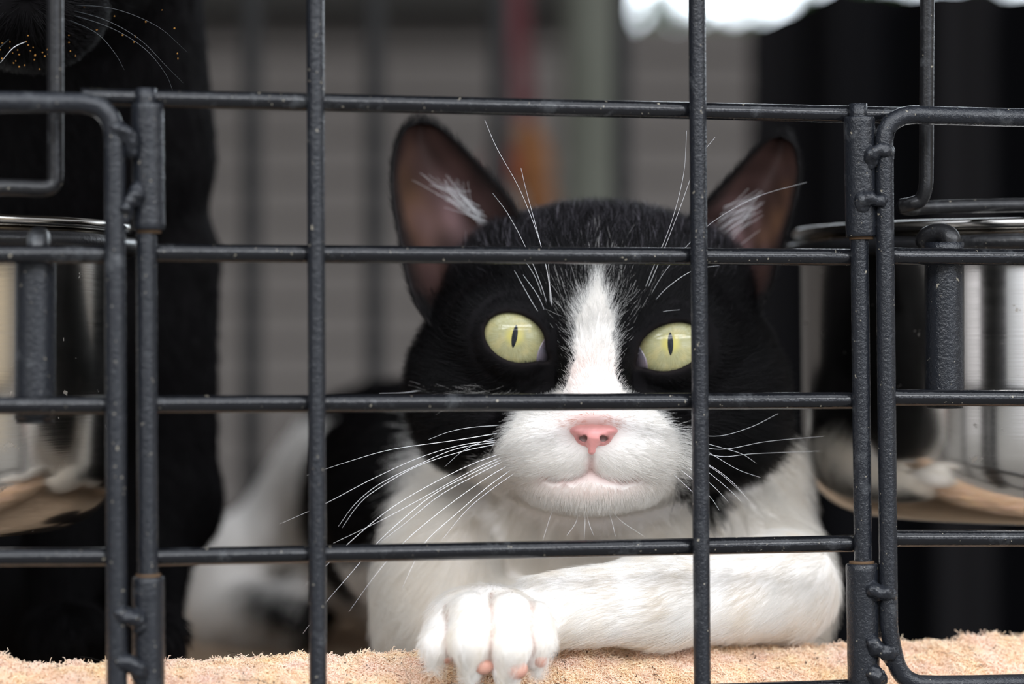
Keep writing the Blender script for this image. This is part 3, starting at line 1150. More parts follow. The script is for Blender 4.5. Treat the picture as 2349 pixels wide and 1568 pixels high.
def chest_field(p):
    f = ell(p, P(1385, 1190, 0.722), A(40, 38, 36))
    f = smin(f, ell(p, P(1685, 1200, 0.722), A(19, 30, 33)), 10 * mm)
    f = smin(f, ell(p, P(1755, 1360, 0.702), A(16, 26, 21)), 8 * mm)
    f = smin(f, ell(p, P(1035, 1355, 0.705), A(18, 26, 26)), 8 * mm)
    f = smin(f, cap(p, P(1010, 1440, 0.70), P(1180, 1440, 0.685), 13 * mm, 10 * mm), 6 * mm)
    return f


def torso_field(p):
    f = ell(p, P(1030, 1160, 0.752), A(31, 36, 31))
    f = smin(f, cap(p, P(1150, 1170, 0.80), P(900, 1150, 0.97), 38 * mm, 40 * mm), 14 * mm)
    return f


def hind_field(p):
    f = ell(p, P(640, 1205, 0.985), A(13, 30, 36), -42)
    f = smin(f, ell(p, P(530, 1330, 0.975), A(15, 22, 20)), 10 * mm)
    f = smin(f, cap(p, P(520, 1395, 0.96), P(700, 1405, 0.93), 9 * mm, 9.5 * mm), 8 * mm)
    f = smin(f, cap(p, P(800, 1210, 1.0), P(950, 1180, 1.0), 20 * mm, 34 * mm), 12 * mm)
    return f


def neck_field(p):
    return cap(p, P(1375, 860, 0.715), P(1380, 1100, 0.745), 28 * mm, 36 * mm)


FLOOR_CUT = BED_TOP - 0.0008


def part_fields(p):
    return [head_field(p), neck_field(p), chest_field(p), arm_field(p), paw_field(p), torso_field(p), hind_field(p)]


def cat_field(p):
    h, n, c, a, w_, t_, d_ = part_fields(p)
    f = smin(h, n, 10 * mm)
    g_ = smin(smin(c, t_, 14 * mm), d_, 14 * mm)
    g_ = smin(g_, n, 14 * mm)
    f = smin(f, g_, 5 * mm)
    aw = smin(a, w_, 4 * mm)
    f = smin(f, aw, 2.5 * mm)
    return np.maximum(f, FLOOR_CUT - p[..., 2])


xs = axis((-0.135, -0.034, 0.0018), (-0.034, 0.070, 0.00085), (0.070, 0.096, 0.0015))
ys = axis((0.610, 0.672, 0.00075), (0.672, 0.74, 0.0013), (0.74, 1.06, 0.0032))
zs = axis((BED_TOP - 0.004, ROLL_TOP - 0.012, 0.0014), (ROLL_TOP - 0.012, CAMZ + 0.022, 0.00085), (CAMZ + 0.022, CAMZ + 0.048, 0.0012))
CV, CF = surface_nets(cat_field, xs, ys, zs)
CN = vert_normals(CV, CF)
eps = 1e-4
probe = cat_field(CV[:2000] + CN[:2000] * 1e-3) - cat_field(CV[:2000] - CN[:2000] * 1e-3)
if probe.mean() < 0:
    CF = CF[:, ::-1]; CN = -CN

BLACK = np.array([0.0045, 0.004, 0.0045]); WHITE = np.array([0.90, 0.885, 0.855]); PINK = np.array([0.80, 0.47, 0.42])
# white of the face, in the photograph's frame
FACE_WHITE = [(1368, 630), (1354, 665), (1338, 700), (1322, 740), (1316, 780), (1318, 830), (1304, 868), (1296, 890), (1262, 902), (1225, 914),
              (1192, 940), (1172, 975), (1152, 1010), (1135, 1035), (1110, 1060), (1060, 1085), (1000, 1095), (900, 1100), (800, 1250), (800, 1500),
              (1650, 1300), (1612, 1182), (1582, 1165), (1552, 1130), (1545, 1100), (1556, 1075), (1570, 1045), (1560, 1005), (1530, 965), (1500, 935), (1462, 912),
              (1428, 895), (1412, 860), (1410, 800), (1410, 750), (1402, 712), (1388, 675), (1376, 645)]
RIGHT_CHEEK = [(1540, 900), (1570, 1010), (1575, 1060), (1550, 1110), (1585, 1168), (1625, 1168), (1668, 1130), (1705, 1085), (1735, 1045), (1755, 1005), (1775, 965), (1800, 940), (1800, 860)]


def region(p):
    fs = np.stack(part_fields(p), -1)
    return fs


def cat_colour(p, jitter=True):
    px, py = proj(p)
    d = p[..., 1]
    fs = region(p)
    reg = fs.argmin(-1)
    jx = fnoise(p, 900, 21) * 3; jy = fnoise(p, 900, 22) * 3
    if jitter:
        jx = jx + RNG.normal(size=px.shape) * 5; jy = jy + RNG.normal(size=px.shape) * 6
    black = np.zeros(px.shape, bool)
    hd = reg == HEAD
    wf = in_poly(px + jx, py + jy, FACE_WHITE) & (d < 0.70)
    black |= hd & ~wf & ~((py > 1085) & (px < 1540) & (px > 960))
    rc = in_poly(px + jx, py + jy, RIGHT_CHEEK)
    body = ~hd
    black |= body & rc & (d < 0.73)
    # neck and nape: black above, white bib below
    bl = (reg == NECK) & (py < 985 + 40 * ((px > 1500) | (px < 1000)))
    # dark back and flank
    edge = np.interp(py + jy * 2, [880, 930, 1000, 1080, 1180, 1240, 1300, 1500], [1500, 1005, 985, 960, 925, 885, 845, 815])
    sh = (body & (px + jx * 2 < edge) & (d > 0.672) & (d < 0.905) & ((py < 1275) | (d > 0.76)))
    right_edge = np.interp(py + jy * 2, [900, 960, 1050, 1180, 1300, 1480], [1760, 1822, 1846, 1856, 1885, 1922])
    sr = body & (px + jx * 2 > right_edge) & (d > 0.69)
    top = body & (py + jy < 950) & (d > 0.70)
    back = body & (d > 0.77) & (d < 0.9) & (p[..., 2] > BED_TOP + 0.028)
    black |= bl | sh | sr | top | back
    spot = (reg == HIND) & (((px - 672) / 92) ** 2 + ((py - 1405 - 0.35 * (px - 672)) / 42) ** 2 < 1 + 0.3 * jx / 3)
    hb = (reg == HIND) & (px > 715)
    black |= spot | hb
    col_ = np.where(black[..., None], BLACK, WHITE)
    # bare-looking pink skin round nose and lips
    return col_, black


vc, vb = cat_colour(CV, False)
px, py = proj(CV)
facem = (CV[:, 1] < 0.672)


def gauss2(px, py, cx, cy, sx, sy): return np.exp(-((px - cx) / sx) ** 2 - ((py - cy) / sy) ** 2)


pk = np.clip(1.2 * gauss2(px, py, 1358, 975, 52, 34) + 0.5 * gauss2(px, py, 1355, 1075, 12, 26) + 0.3 * gauss2(px, py, 1355, 1104, 110, 12) + 0.25 * gauss2(px, py, 1355, 860, 60, 50), 0, 1) * facem * ~vb
skin = np.where(vb[:, None], BLACK * 1.2, np.array([0.90, 0.86, 0.82]))
skin = skin * (1 - pk[:, None] * 0.9) + PINK * 0.9 * pk[:, None] * 0.9
# brown in the grooves between the toes where the skin shows
px2 = (CV[:, 1] < 0.64) & (CV[:, 2] < CAMZ - 0.052)
tf = np.sort(np.stack([np.minimum(cap(CV, P(*a), P(*b2), r * mm, r * mm), cap(CV, P(*b2), P(*c2), r * mm, r * mm)) for a, b2, c2, r in TOES], -1), -1)
gro = np.exp(-((tf[:, 1] - tf[:, 0]) / (0.9 * mm)) ** 2) * (tf[:, 1] < 1.6 * mm) * px2
skin = skin * (1 - 0.75 * gro[:, None]) + np.array([0.34, 0.17, 0.11]) * 0.75 * gro[:, None]
mws = (np.exp(-(mouth_dist(CV) / (0.9 * mm)) ** 2) * (CV[:, 1] < 0.668) * 0.55)[:, None]
skin = skin * (1 - mws) + np.array([0.36, 0.17, 0.15]) * mws
nsk = (gauss2(px, py, 1361, 1004, 34, 16) * (CV[:, 1] < 0.66))[:, None]
skin = skin * (1 - nsk) + np.array([0.16, 0.04, 0.035]) * nsk
for e in EYES:
    q = eye_open(CV, e)
    lidm = np.clip(1 - q / (1.0 * mm), 0, 1) * (CV[:, 1] < 0.672)
    skin = skin * (1 - lidm[:, None]) + np.array([0.012, 0.009, 0.009]) * lidm[:, None]

cat = empty('cat', (0.02, 0.70, BED_TOP))
tag(cat, 'black and white cat with yellow-green eyes lying behind the bars, one white paw forward', 'cat')
cme = mesh_from('cat_body', CV, CF)
set_cols(cme, np.clip(skin, 0, 1))
link('body', cme, M_SKIN, cat)

# ---- fur
NOSE_PT = P(1362, 965, 0.640)


def fur_dens(c, n):
    view = c - np.array([0, 0, CAMZ])
    view /= np.linalg.norm(view, axis=1)[:, None]
    fac = -(n * view).sum(1)
    vis = np.where(fac > -0.25, 1.0, 0.12)
    d = c[:, 1]
    base = np.where(d < 0.70, 7.0, np.where(d < 0.76, 4.2, np.where(d < 0.85, 1.2, 0.5)))
    px_, py_ = proj(c)
    dens_ = base * vis
    face = (d < 0.668) & (c[:, 2] > CAMZ - 0.042)
    dens_ = np.where(face, dens_ * 2.3, dens_)
    for e in EYES:
        q = eye_open(c, e)
        dens_ = np.where((q < 0.25 * mm) & (d < 0.675), 0, dens_)
    nose = in_poly(px_, py_, [(1314, 984), (1409, 984), (1410, 994), (1380, 1022), (1358, 1040), (1342, 1022), (1314, 996)]) & (d < 0.66)
    dens_ = np.where(nose, 0, dens_)
    under = c[:, 2] < np.where(d > 0.685, BED_TOP + 0.002, ROLL_TOP - 0.001 - 0.02 * (d < 0.632))
    dens_ = np.where(under & (c[:, 1] > 0.630), dens_ * 0.2, dens_)
    return dens_


root, T, W = tri_sample(CV, CF, fur_dens)
nr = (CN[T] * W[..., None]).sum(1)
nr /= np.linalg.norm(nr, axis=1)[:, None]
fs = region(root)
wt = np.exp(-(fs - fs.min(1)[:, None]) / (2.5 * mm))
wt /= wt.sum(1)[:, None]
n_ = len(root)
one = np.ones(n_)
rd = root - NOSE_PT
rdn = rd / (np.linalg.norm(rd, axis=1)[:, None] + 1e-9)
px, py = proj(root)
comb_head = rdn + np.array([0, 0.9, 0])
brow = np.clip((700 - py) / 150, 0, 1)[:, None]
comb_head = comb_head * (1 - brow) + np.array([0, 0.8, 1.0]) * brow + np.stack([0.25 * (px - 1368) / 400, 0 * px, 0 * px], 1) * brow
# muzzle: sideways and a little down
muzzle = (np.clip((py - 950) / 60, 0, 1) * np.clip((1120 - py) / 40, 0, 1) * (root[:, 1] < 0.668))[:, None]
sgn = np.tanh((px - 1357) / 12)
comb_muz = np.stack([sgn, 0.5 * one, -0.30 - 0.5 * np.clip(1 - np.abs(px - 1357) / 60, 0, 1)], 1)
comb_head = comb_head * (1 - muzzle) + comb_muz * muzzle
chin = (np.clip((py - 1100) / 20, 0, 1) * (root[:, 1] < 0.672))[:, None]
comb_head = comb_head * (1 - chin) + np.stack([0.3 * (px - 1357) / 100, 0.25 * one, -one], 1) * chin
tile = lambda v: np.tile(np.array(v, float), (n_, 1))
comb_neck = np.stack([0.5 * np.tanh((px - 1375) / 200), 0.35 * one, -0.9 * one], 1)
comb_chest = np.stack([0.55 * np.tanh((px - 1375) / 250) + 0.15 * fnoise(root, 90, 31), 0.3 * one, -0.9 + 0.15 * fnoise(root, 90, 32)], 1)
comb_arm = np.stack([-1.0 * one, -0.15 * one, -0.30 - 0.35 * np.clip((1420 - px) / 150, 0, 1) - 0.25 * np.clip((px - 1600) / 200, -0.5, 1)], 1)
comb_paw = np.stack([-0.1 + 0.25 * np.tanh((px - 1120) / 60), -0.45 * one, -0.9 * one], 1)
comb_tor = np.stack([-0.55 * one, 0.55 * one, -0.25 * one], 1)
comb_hind = np.stack([-0.3 * one, -0.1 * one, -0.9 * one], 1)
combs = np.stack([comb_head, comb_neck, comb_chest, comb_arm, comb_paw, comb_tor, comb_hind], 1)
comb = (combs * wt[..., None]).sum(1)
lens = np.array([7.5, 11, 9.5, 5.5, 3.6, 10, 10]) * mm
L = (wt * lens).sum(1)
head_w = wt[:, HEAD]
dn = np.linalg.norm(rd, axis=1)
Lh = np.interp(dn, [0, 8 * mm, 20 * mm, 40 * mm, 60 * mm], [1.2 * mm, 2.2 * mm, 4.0 * mm, 6.5 * mm, 8.5 * mm])
de = np.minimum(eye_open(root, EYES[0]), eye_open(root, EYES[1]))
Lh = np.where(root[:, 1] < 0.68, np.minimum(Lh, np.interp(de, [0, 2 * mm, 8 * mm], [0.9 * mm, 2.2 * mm, 7 * mm])), Lh)
Lh = np.where((px > 1540) & (py > 960), np.maximum(Lh, 9 * mm), Lh)
L = L * (1 - head_w) + Lh * head_w
chn = gauss2(px, py, 1355, 1150, 80, 30) * head_w
L = L * (1 + 0.2 * chn)
mw = np.exp(-(mouth_dist(root) / (0.55 * mm)) ** 2) * (root[:, 1] < 0.668)
L = L * (1 - 0.3 * mw)
tips = wt[:, PAW] * np.clip((py - 1490) / 20, 0, 1)
L = L * (1 + 0.35 * tips)
L *= RNG.uniform(0.65, 1.2, n_)
lift = 0.22 * wt[:, HEAD] + 0.18 * (wt[:, NECK] + wt[:, CHEST]) + 0.14 * wt[:, ARM] + 0.26 * wt[:, PAW] + 0.2 * (wt[:, TORSO] + wt[:, HIND])
lift = lift + 0.12 * head_w * np.clip((560 - py) / 60, 0, 1)
cc, bb = cat_colour(root, True)
# white hairs scattered where the blaze frays into the black
fray = bb & (wt[:, HEAD] > 0.5) & (RNG.random(n_) < 0.22 * gauss2(px, py, 1366, 720, 62, 75) + 0.25 * gauss2(px, py, 1150, 905, 90, 16) + 0.05 * gauss2(px, py, 1370, 590, 16, 60))
cc[fray] = WHITE
crown = bb & (wt[:, HEAD] > 0.5) & (RNG.random(n_) < 0.30 * np.clip((660 - py) / 110, 0, 1) * (root[:, 1] < 0.70))
cc[crown] = (0.075, 0.070, 0.080)  # grey hairs, also painting strand sheen into the black of the forehead
shade = RNG.uniform(0.88, 1.0, n_)[:, None]
cc = cc * np.where((bb & ~fray)[:, None], np.exp(RNG.normal(size=n_) * 0.75 - 0.1)[:, None], shade)
wh = ~bb | fray
pkh = np.clip(1.9 * gauss2(px, py, 1359, 968, 50, 21) + 0.28 * gauss2(px, py, 1356, 870, 55, 45) + 0.22 * gauss2(px, py, 1355, 1112, 100, 14) + 0.3 * gauss2(px, py, 1356, 1056, 6, 14), 0, 1) * wh * (root[:, 1] < 0.668)
cc = cc * (1 - pkh[:, None]) + np.array([0.72, 0.36, 0.27]) * pkh[:, None]
cc = cc * (1 - 0.5 * (mw * wh)[:, None]) + np.array([0.50, 0.30, 0.27]) * 0.5 * (mw * wh)[:, None]
warm = (wt[:, ARM] + wt[:, PAW] + 0.6 * wt[:, CHEST])[:, None] * wh[:, None] * np.clip(fnoise(root, 500, 41) * 0.5 + 0.3, 0, 1)[:, None]
bib = (wt[:, CHEST] + wt[:, NECK])[:, None] * wh[:, None]
cc = cc * (1 - bib * np.array([0.0, 0.012, 0.035]))  # warm bounce shading of the chest put into the fur colour
cc = cc * (1 - warm * np.array([0.02, 0.07, 0.14]))
# fine toe grooves keep short hair
tfr = np.sort(np.stack([np.minimum(cap(root, P(*a), P(*b2), r * mm, r * mm), cap(root, P(*b2), P(*c2), r * mm, r * mm)) for a, b2, c2, r in TOES], -1), -1)
gr = (np.exp(-((tfr[:, 1] - tfr[:, 0]) / (0.5 * mm)) ** 2) * (tfr[:, 1] < 1.6 * mm)) * (wt[:, PAW] > 0.3)
L = L * (1 - 0.75 * gr)
cc = cc * (1 - 0.5 * gr[:, None]) + np.array([0.40, 0.25, 0.17]) * 0.5 * gr[:, None]
pts = strands(root, nr, comb, L, lift, k=6, jitter=0.16, clump=0.10, droop=0.05, curl=0.05)
thick = np.where(root[:, 1] < 0.69, 0.000029, 0.000042)
thick = np.where(root[:, 1] < 0.70, thick, np.where(root[:, 1] < 0.78, 0.00006, 0.00016))
print('fur', n_)
hair_object('fur', root, pts, taper(6, 1, 0.25)[None, :] * thick[:, None], np.clip(cc, 0, 1), M_FUR, cat)['kind'] = 'stuff'

# ---- eyes
m, t, b = material('cat_iris')
co = coord(t)
sp_ = t.new('ShaderNodeSeparateXYZ'); t.link(co, sp_.inputs[0])
ex, ez = sp_.outputs[0], sp_.outputs[2]
rr = t.math('SQRT', t.math('ADD', t.math('MULTIPLY', ex, ex), t.math('MULTIPLY', ez, ez)))
an = t.math('ARCTAN2', ez, ex)
cmb_ = t.new('ShaderNodeCombineXYZ')
t.link(t.math('MULTIPLY', an, 9.0), cmb_.inputs[0]); t.link(t.math('MULTIPLY', rr, 220.0), cmb_.inputs[1])
fib = t.noise(2.2, 5, 0.65, cmb_.outputs[0])
blot = t.noise(380, 3, 0.6, co)
irc = t.ramp(fib, [(0.25, (0.27, 0.25, 0.11)), (0.45, (0.35, 0.335, 0.17)), (0.62, (0.40, 0.385, 0.22)), (0.85, (0.44, 0.42, 0.26))])
irc = t.mix(t.math('MULTIPLY', t.smooth(blot, 0.45, 0.7), 0.35), irc, (0.62, 0.50, 0.22, 1))
irc = t.mix(t.smooth(rr, 0.0030, 0.0008), irc, (0.52, 0.46, 0.13, 1))
irc = t.mix(t.smooth(rr, 0.0068, 0.0080), irc, (0.26, 0.23, 0.10, 1))
irc = t.mix(t.smooth(rr, 0.0080, 0.0086), irc, (0.03, 0.02, 0.02, 1))
# slit pupil
pu = t.math('ADD', t.math('POWER', t.math('ABSOLUTE', t.math('DIVIDE', ex, 0.00066)), 1.6), t.math('POWER', t.math('ABSOLUTE', t.math('DIVIDE', ez, 0.0027)), 2.0))
irc = t.mix(t.smooth(pu, 1.12, 0.86), irc, (0.003, 0.005, 0.010, 1))
t.link(irc, b.inputs['Base Color'])
b.inputs['Roughness'].default_value = 0.5
b.inputs['Specular IOR Level'].default_value = 0.2
b.inputs['Coat Weight'].default_value = 1.0
b.inputs['Coat Roughness'].default_value = 0.012
b.inputs['Coat IOR'].default_value = 1.38
M_IRIS = m
PUPIL = [(P(1180, 771, 0.6585), -9), (P(1537, 788, 0.6585), 1)]
for e, (pp_, tilt) in zip(EYES, PUPIL):
    V, F = [], []
    nu_, nv_ = 96, 64
    for j in range(nv_ + 1):
        th = math.pi * j / nv_
        for i in range(nu_):
            a = 2 * math.pi * i / nu_
            # slight corneal bulge toward the viewer
            q = np.array([math.sin(th) * math.cos(a), -math.cos(th), math.sin(th) * math.sin(a)])
            k = EYE_R * (1 + 0.0 * math.exp(-(th / 0.7) ** 2))
            V.append(q * k)
    for j in range(nv_):
        for i in range(nu_):
            F.append((j * nu_ + i, j * nu_ + (i + 1) % nu_, (j + 1) * nu_ + (i + 1) % nu_, (j + 1) * nu_ + i))
    me = mesh_from('eye', V, F)
    me_eye = me
    o = link('eye', me, M_IRIS, cat)
    # turn the ball so the pupil looks out of the opening
    off = pp_ - e['ball']
    yaw = math.asin(off[0] / EYE_R); pit = math.asin(off[2] / EYE_R)
    o.rotation_euler = (-pit, math.radians(tilt) * -1, yaw)
    o.location = Vector(e['ball']) - cat.location
    # third eyelid in the inner corner
    V, F = [], []
    c0 = e['corner'] - e['ball']; s_ = -e['s']
    n1, n2 = 24, 24
    Re = EYE_R + 0.00022
    base_x = c0[0]
    for i in range(n1 + 1):
        for j in range(n2 + 1):
            zz = -0.0064 + 0.0060 * j / n2 + (0.0003 if e['s'] > 0 else 0.0005)
            edge = base_x + s_ * (0.0002 + 0.0006 * math.sin(math.pi * min(1, j / n2)) + 0.0020 * (1 - j / n2))
            xx = base_x - s_ * 0.003 + (edge - (base_x - s_ * 0.003)) * i / n1
            rr_ = xx * xx + zz * zz
            yy = -math.sqrt(max(Re * Re - rr_, 1e-8)) + (0.0003 if i == n1 else 0)
            V.append((e['ball'][0] + xx, e['ball'][1] + yy, e['ball'][2] + zz))
    for i in range(n1):
        for j in range(n2):
            F.append((i * (n2 + 1) + j, i * (n2 + 1) + j + 1, (i + 1) * (n2 + 1) + j + 1, (i + 1) * (n2 + 1) + j))
    link('third_eyelid', mesh_from('third_eyelid', V, F), M_LID, cat)['label'] = 'bluish pink inner eyelid'


# ---- nose leather
def nose_field(p):
    dz = -0.0016
    f = ell(p, P(1362, 992, 0.6408 + dz), A(4.2, 3.6, 1.9))
    f = smin(f, ell(p, P(1328, 986, 0.6406 + dz), A(2.1, 3.0, 1.15), 6), 1.2 * mm)
    f = smin(f, ell(p, P(1396, 986, 0.6406 + dz), A(2.1, 3.0, 1.15), -6), 1.2 * mm)
    f = smin(f, cap(p, P(1361, 1000, 0.6390 + dz), P(1357, 1033, 0.6396 + dz), 2.4 * mm, 0.6 * mm), 1.6 * mm)
    f = smin(f, ell(p, P(1333, 1008, 0.6425 + dz), A(2.2, 3.6, 1.3), -35), 0.8 * mm)
    f = smin(f, ell(p, P(1389, 1008, 0.6425 + dz), A(2.2, 3.6, 1.3), 35), 0.8 * mm)
    f = smin(f, cap(p, P(1334, 1008, 0.6400), P(1356, 1034, 0.6396), 1.2 * mm, 0.6 * mm), 1.0 * mm)
    f = smin(f, cap(p, P(1386, 1008, 0.6400), P(1358, 1034, 0.6396), 1.2 * mm, 0.6 * mm), 1.0 * mm)
    f = smin(f, ell(p, P(1361, 1008, 0.6420), A(3.6, 3.0, 2.2)), 0.6 * mm)
    for s_, x_ in ((-1, 1341), (1, 1382)):
        nst = cap(p, P(x_, 1003, 0.6340), P(x_ + s_ * 1, 1006, 0.6388), 0.60 * mm, 0.75 * mm)
        nst = smin(nst, cap(p, P(x_, 1005, 0.6368), P(x_ + s_ * 22, 1003, 0.6395), 0.55 * mm, 0.35 * mm), 0.4 * mm)
        f = smax(f, -nst, 0.35 * mm)
    gr_ = cap(p, P(1361, 1004, 0.6345), P(1357, 1045, 0.6358), 0.22 * mm, 0.4 * mm)
    return smax(f, -gr_, 0.4 * mm)


nc = P(1362, 1000, 0.640)
V, F = surface_nets(nose_field, np.arange(nc[0] - 0.0080, nc[0] + 0.0080, 0.00022), np.arange(0.6315, 0.6465, 0.00024), np.arange(nc[2] - 0.0055, nc[2] + 0.0050, 0.00022))
nn_ = vert_normals(V, F)
if (nose_field(V + nn_ * 2e-4) - nose_field(V - nn_ * 2e-4)).mean() < 0:
    F = F[:, ::-1]
nme = mesh_from('nose', V, F)
px, py = proj(V)
dark = np.clip(np.maximum(gauss2(px, py, 1338, 1005, 12, 8), gauss2(px, py, 1386, 1005, 12, 8)) * 1.4, 0, 1) * np.clip((V[:, 1] - 0.6355) / 0.0010, 0, 1)
nz = (0.5 + 0.5 * fnoise(V, 2500, 3))[:, None]
colr = np.array([0.84, 0.36, 0.34]) * (1 - 0.08 * nz)
up = np.clip((988 - py) / 16, 0, 1)[:, None]
colr = colr * (1 - 0.5 * up) + np.array([0.66, 0.32, 0.24]) * 0.5 * up
colr = colr * (1 - dark[:, None]) + np.array([0.13, 0.03, 0.025]) * dark[:, None]
set_cols(nme, colr)
link('nose', nme, M_NOSE, cat)['label'] = 'pink nose leather'

# ---- toe pads
for (x_, y_, d_, rx, rz_) in ((1110, 1526, 0.6208, 2.3, 2.0), (1184, 1534, 0.6198, 2.5, 2.3), (1238, 1512, 0.6235, 1.8, 1.9), (1024, 1506, 0.6245, 1.4, 1.5)):
    V, F = blob_vf(P(x_, y_, d_), (rx * mm, 2.6 * mm, rz_ * mm), int(x_), 0.04)
    link('toe_pad', mesh_from('toe_pad', V, F), M_PAD, cat)

# ---- ears
M_EAR = mat_attr('ear_skin', 0.6, 0.12)
EAR_DEF = [
    dict(outer=[(1000, 760), (958, 700), (936, 640), (920, 560), (905, 480), (900, 415), (907, 345), (930, 298), (962, 281)],
         inner=[(1180, 640), (1200, 560), (1188, 490), (1150, 436), (1112, 396), (1068, 348), (1026, 308), (995, 288), (962, 281)],
         do=(0.676, 0.690), di=(0.678, 0.694), depth=0.018, s=1),
    dict(outer=[(1705, 770), (1745, 705), (1770, 655), (1786, 600), (1806, 530), (1826, 450), (1834, 390), (1822, 335), (1795, 313)],
         inner=[(1575, 660), (1560, 580), (1578, 510), (1628, 455), (1662, 420), (1700, 378), (1735, 342), (1768, 318), (1795, 313)],
         do=(0.678, 0.692), di=(0.680, 0.696), depth=0.018, s=-1)]
for ei, E in enumerate(EAR_DEF):
    nu_, nv_ = 30, 44
    oc = catmull([(x, y, 0) for x, y in E['outer']], 10)
    ic = catmull([(x, y, 0) for x, y in E['inner']], 10)
    def samp(c_, v):
        s_ = np.linspace(0, 1, len(c_))
        return np.interp(v, s_, c_[:, 0]), np.interp(v, s_, c_[:, 1])
    G = np.zeros((nv_ + 1, nu_ + 1, 3)); UVv = np.zeros((nv_ + 1, nu_ + 1, 2))
    for j in range(nv_ + 1):
        v = j / nv_
        ox, oy = samp(oc, v); ix, iy = samp(ic, v)
        for i in range(nu_ + 1):
            u_ = i / nu_
            x_ = ox + (ix - ox) * u_; y_ = oy + (iy - oy) * u_
            bow = (math.sin(math.pi * u_) ** 0.8) * (1 - v) ** 0.35 * E['depth'] * (0.55 + 0.45 * (1 - v))
            de_ = (E['do'][0] + (E['do'][1] - E['do'][0]) * v) * (1 - u_) + (E['di'][0] + (E['di'][1] - E['di'][0]) * v) * u_
            rip = 0.0012 * math.sin(u_ * 9 + v * 5) * (1 - v) * math.sin(math.pi * u_)
            G[j, i] = P(x_, y_, de_ + bow + rip)
            UVv[j, i] = (u_, v)
    V = G.reshape(-1, 3); F = []
    for j in range(nv_):
        for i in range(nu_):
            a = j * (nu_ + 1) + i
            F.append((a, a + 1, a + nu_ + 2, a + nu_ + 1))
    F = np.array(F)
    N = vert_normals(V, F)
    if N[:, 1].mean() > 0:
        F = F[:, ::-1]; N = -N
    uu = UVv.reshape(-1, 2)
    thk = (0.0011 + 0.0012 * (1 - uu[:, 1])) * np.clip(np.minimum(np.minimum(uu[:, 0], 1 - uu[:, 0]) * 6, (1 - uu[:, 1]) * 10), 0.15, 1)
    B = V - N * thk[:, None]
    nV = len(V)
    ring = [j * (nu_ + 1) for j in range(nv_ + 1)] + [nv_ * (nu_ + 1) + i for i in range(1, nu_ + 1)] + [j * (nu_ + 1) + nu_ for j in range(nv_ - 1, -1, -1)]
    FB = F[:, ::-1] + nV
    sides = [(ring[k], ring[k + 1], ring[k + 1] + nV, ring[k] + nV) for k in range(len(ring) - 1)]
    VV = np.concatenate([V, B]); FF = np.concatenate([F, FB, np.array(sides)])
    u_, v_ = uu[:, 0], uu[:, 1]
    edge = np.minimum(np.minimum(u_, 1 - u_) * 2.2, (1 - v_) * 2.5)
    inner_c = np.array([0.040, 0.021, 0.018])
    pinkc = np.array([0.15, 0.088, 0.090])
    tan = np.array([0.085, 0.042, 0.022])
    g1 = np.exp(-((u_ - 0.50) / 0.28) ** 2 - ((v_ - 0.36) / 0.16) ** 2)[:, None] * np.clip(0.6 + 0.8 * fnoise(V, 420, 51 + ei), 0, 1)[:, None]
    g2 = np.exp(-((u_ - 0.20) / 0.18) ** 2 - ((v_ - 0.5) / 0.25) ** 2)[:, None] * np.clip(0.5 + 0.6 * fnoise(V, 300, 61 + ei), 0, 1)[:, None]
    cE = inner_c * (1 - g1) + pinkc * g1
    cE = cE * (1 - g2 * 0.8) + tan * g2 * 0.8
    cE = cE * (0.85 + 0.25 * fnoise(V, 700, 71)[:, None])
    fe = np.clip(edge / 0.28, 0, 1)[:, None] ** 1.3
    cE = cE * fe + np.array([0.010, 0.008, 0.008]) * (1 - fe)
    cB = np.tile(BLACK, (nV, 1))
    eme = mesh_from('ear', VV, FF)
    set_cols(eme, np.clip(np.concatenate([cE, cB]), 0.003, 1))
    eo = link('ear', eme, M_EAR, cat)
    # short fuzz: inside (sparse brown), rim and back (black)
    Nf = np.concatenate([N, -N])
    ffu = np.concatenate([uu, uu])
    Fq = np.concatenate([F, FB])
    def edens(c, n):
        px_, py_ = proj(c)
        return np.full(len(c), 5.0)
    er, eT, eW = tri_sample(VV, Fq, edens)
    en = (Nf[eT] * eW[..., None]).sum(1); en /= np.linalg.norm(en, axis=1)[:, None]
    eu = (ffu[eT] * eW[..., None]).sum(1)
    isb = eT[:, 0] >= nV
    ed = np.minimum(np.minimum(eu[:, 0], 1 - eu[:, 0]) * 2.2, (1 - eu[:, 1]) * 2.5)
    low = np.clip((0.17 - eu[:, 1]) / 0.12, 0, 1)
    keep = isb | (RNG.random(len(er)) < np.clip(0.30 + 0.8 * (1 - ed / 0.35) + low, 0, 1))
    er, en, eu, isb, ed, low = er[keep], en[keep], eu[keep], isb[keep], ed[keep], low[keep]
    tipd = P(*E['outer'][-1], 0.69) - P(E['outer'][0][0] * 0.5 + E['inner'][0][0] * 0.5, 700, 0.685)
    cm = np.tile(tipd / np.linalg.norm(tipd), (len(er), 1)) + np.stack([(0.5 - eu[:, 0]) * -1.0 * E['s'], 0 * ed, 0 * ed], 1)
    # low in the cup: head fur leans outward over the base of the ear
    Le = np.where(isb, 0.0036, 0.0012 + 0.0012 * np.clip(1 - ed / 0.3, 0, 1) + 0.003 * low) * RNG.uniform(0.6, 1.2, len(er))
    ep = strands(er, en, cm, Le, np.where(isb, 0.2, 0.22), k=5, jitter=0.25, curl=0.05)
    ce = np.tile(np.array([0.035, 0.018, 0.014]), (len(er), 1))
    ce[isb | (ed < 0.25) | (low > 0.3)] = BLACK
    ce = ce * RNG.uniform(0.7, 1.8, len(er))[:, None]
    hair_object('ear_fur', er, ep, taper(5, 0.000035, 0.000012), ce, M_FUR, cat)['kind'] = 'stuff'
    # long pale hairs in the cup
    tips_, ro = [], []
    rs_ = np.random.default_rng(80 + ei)
    nT = 30
    strand = []
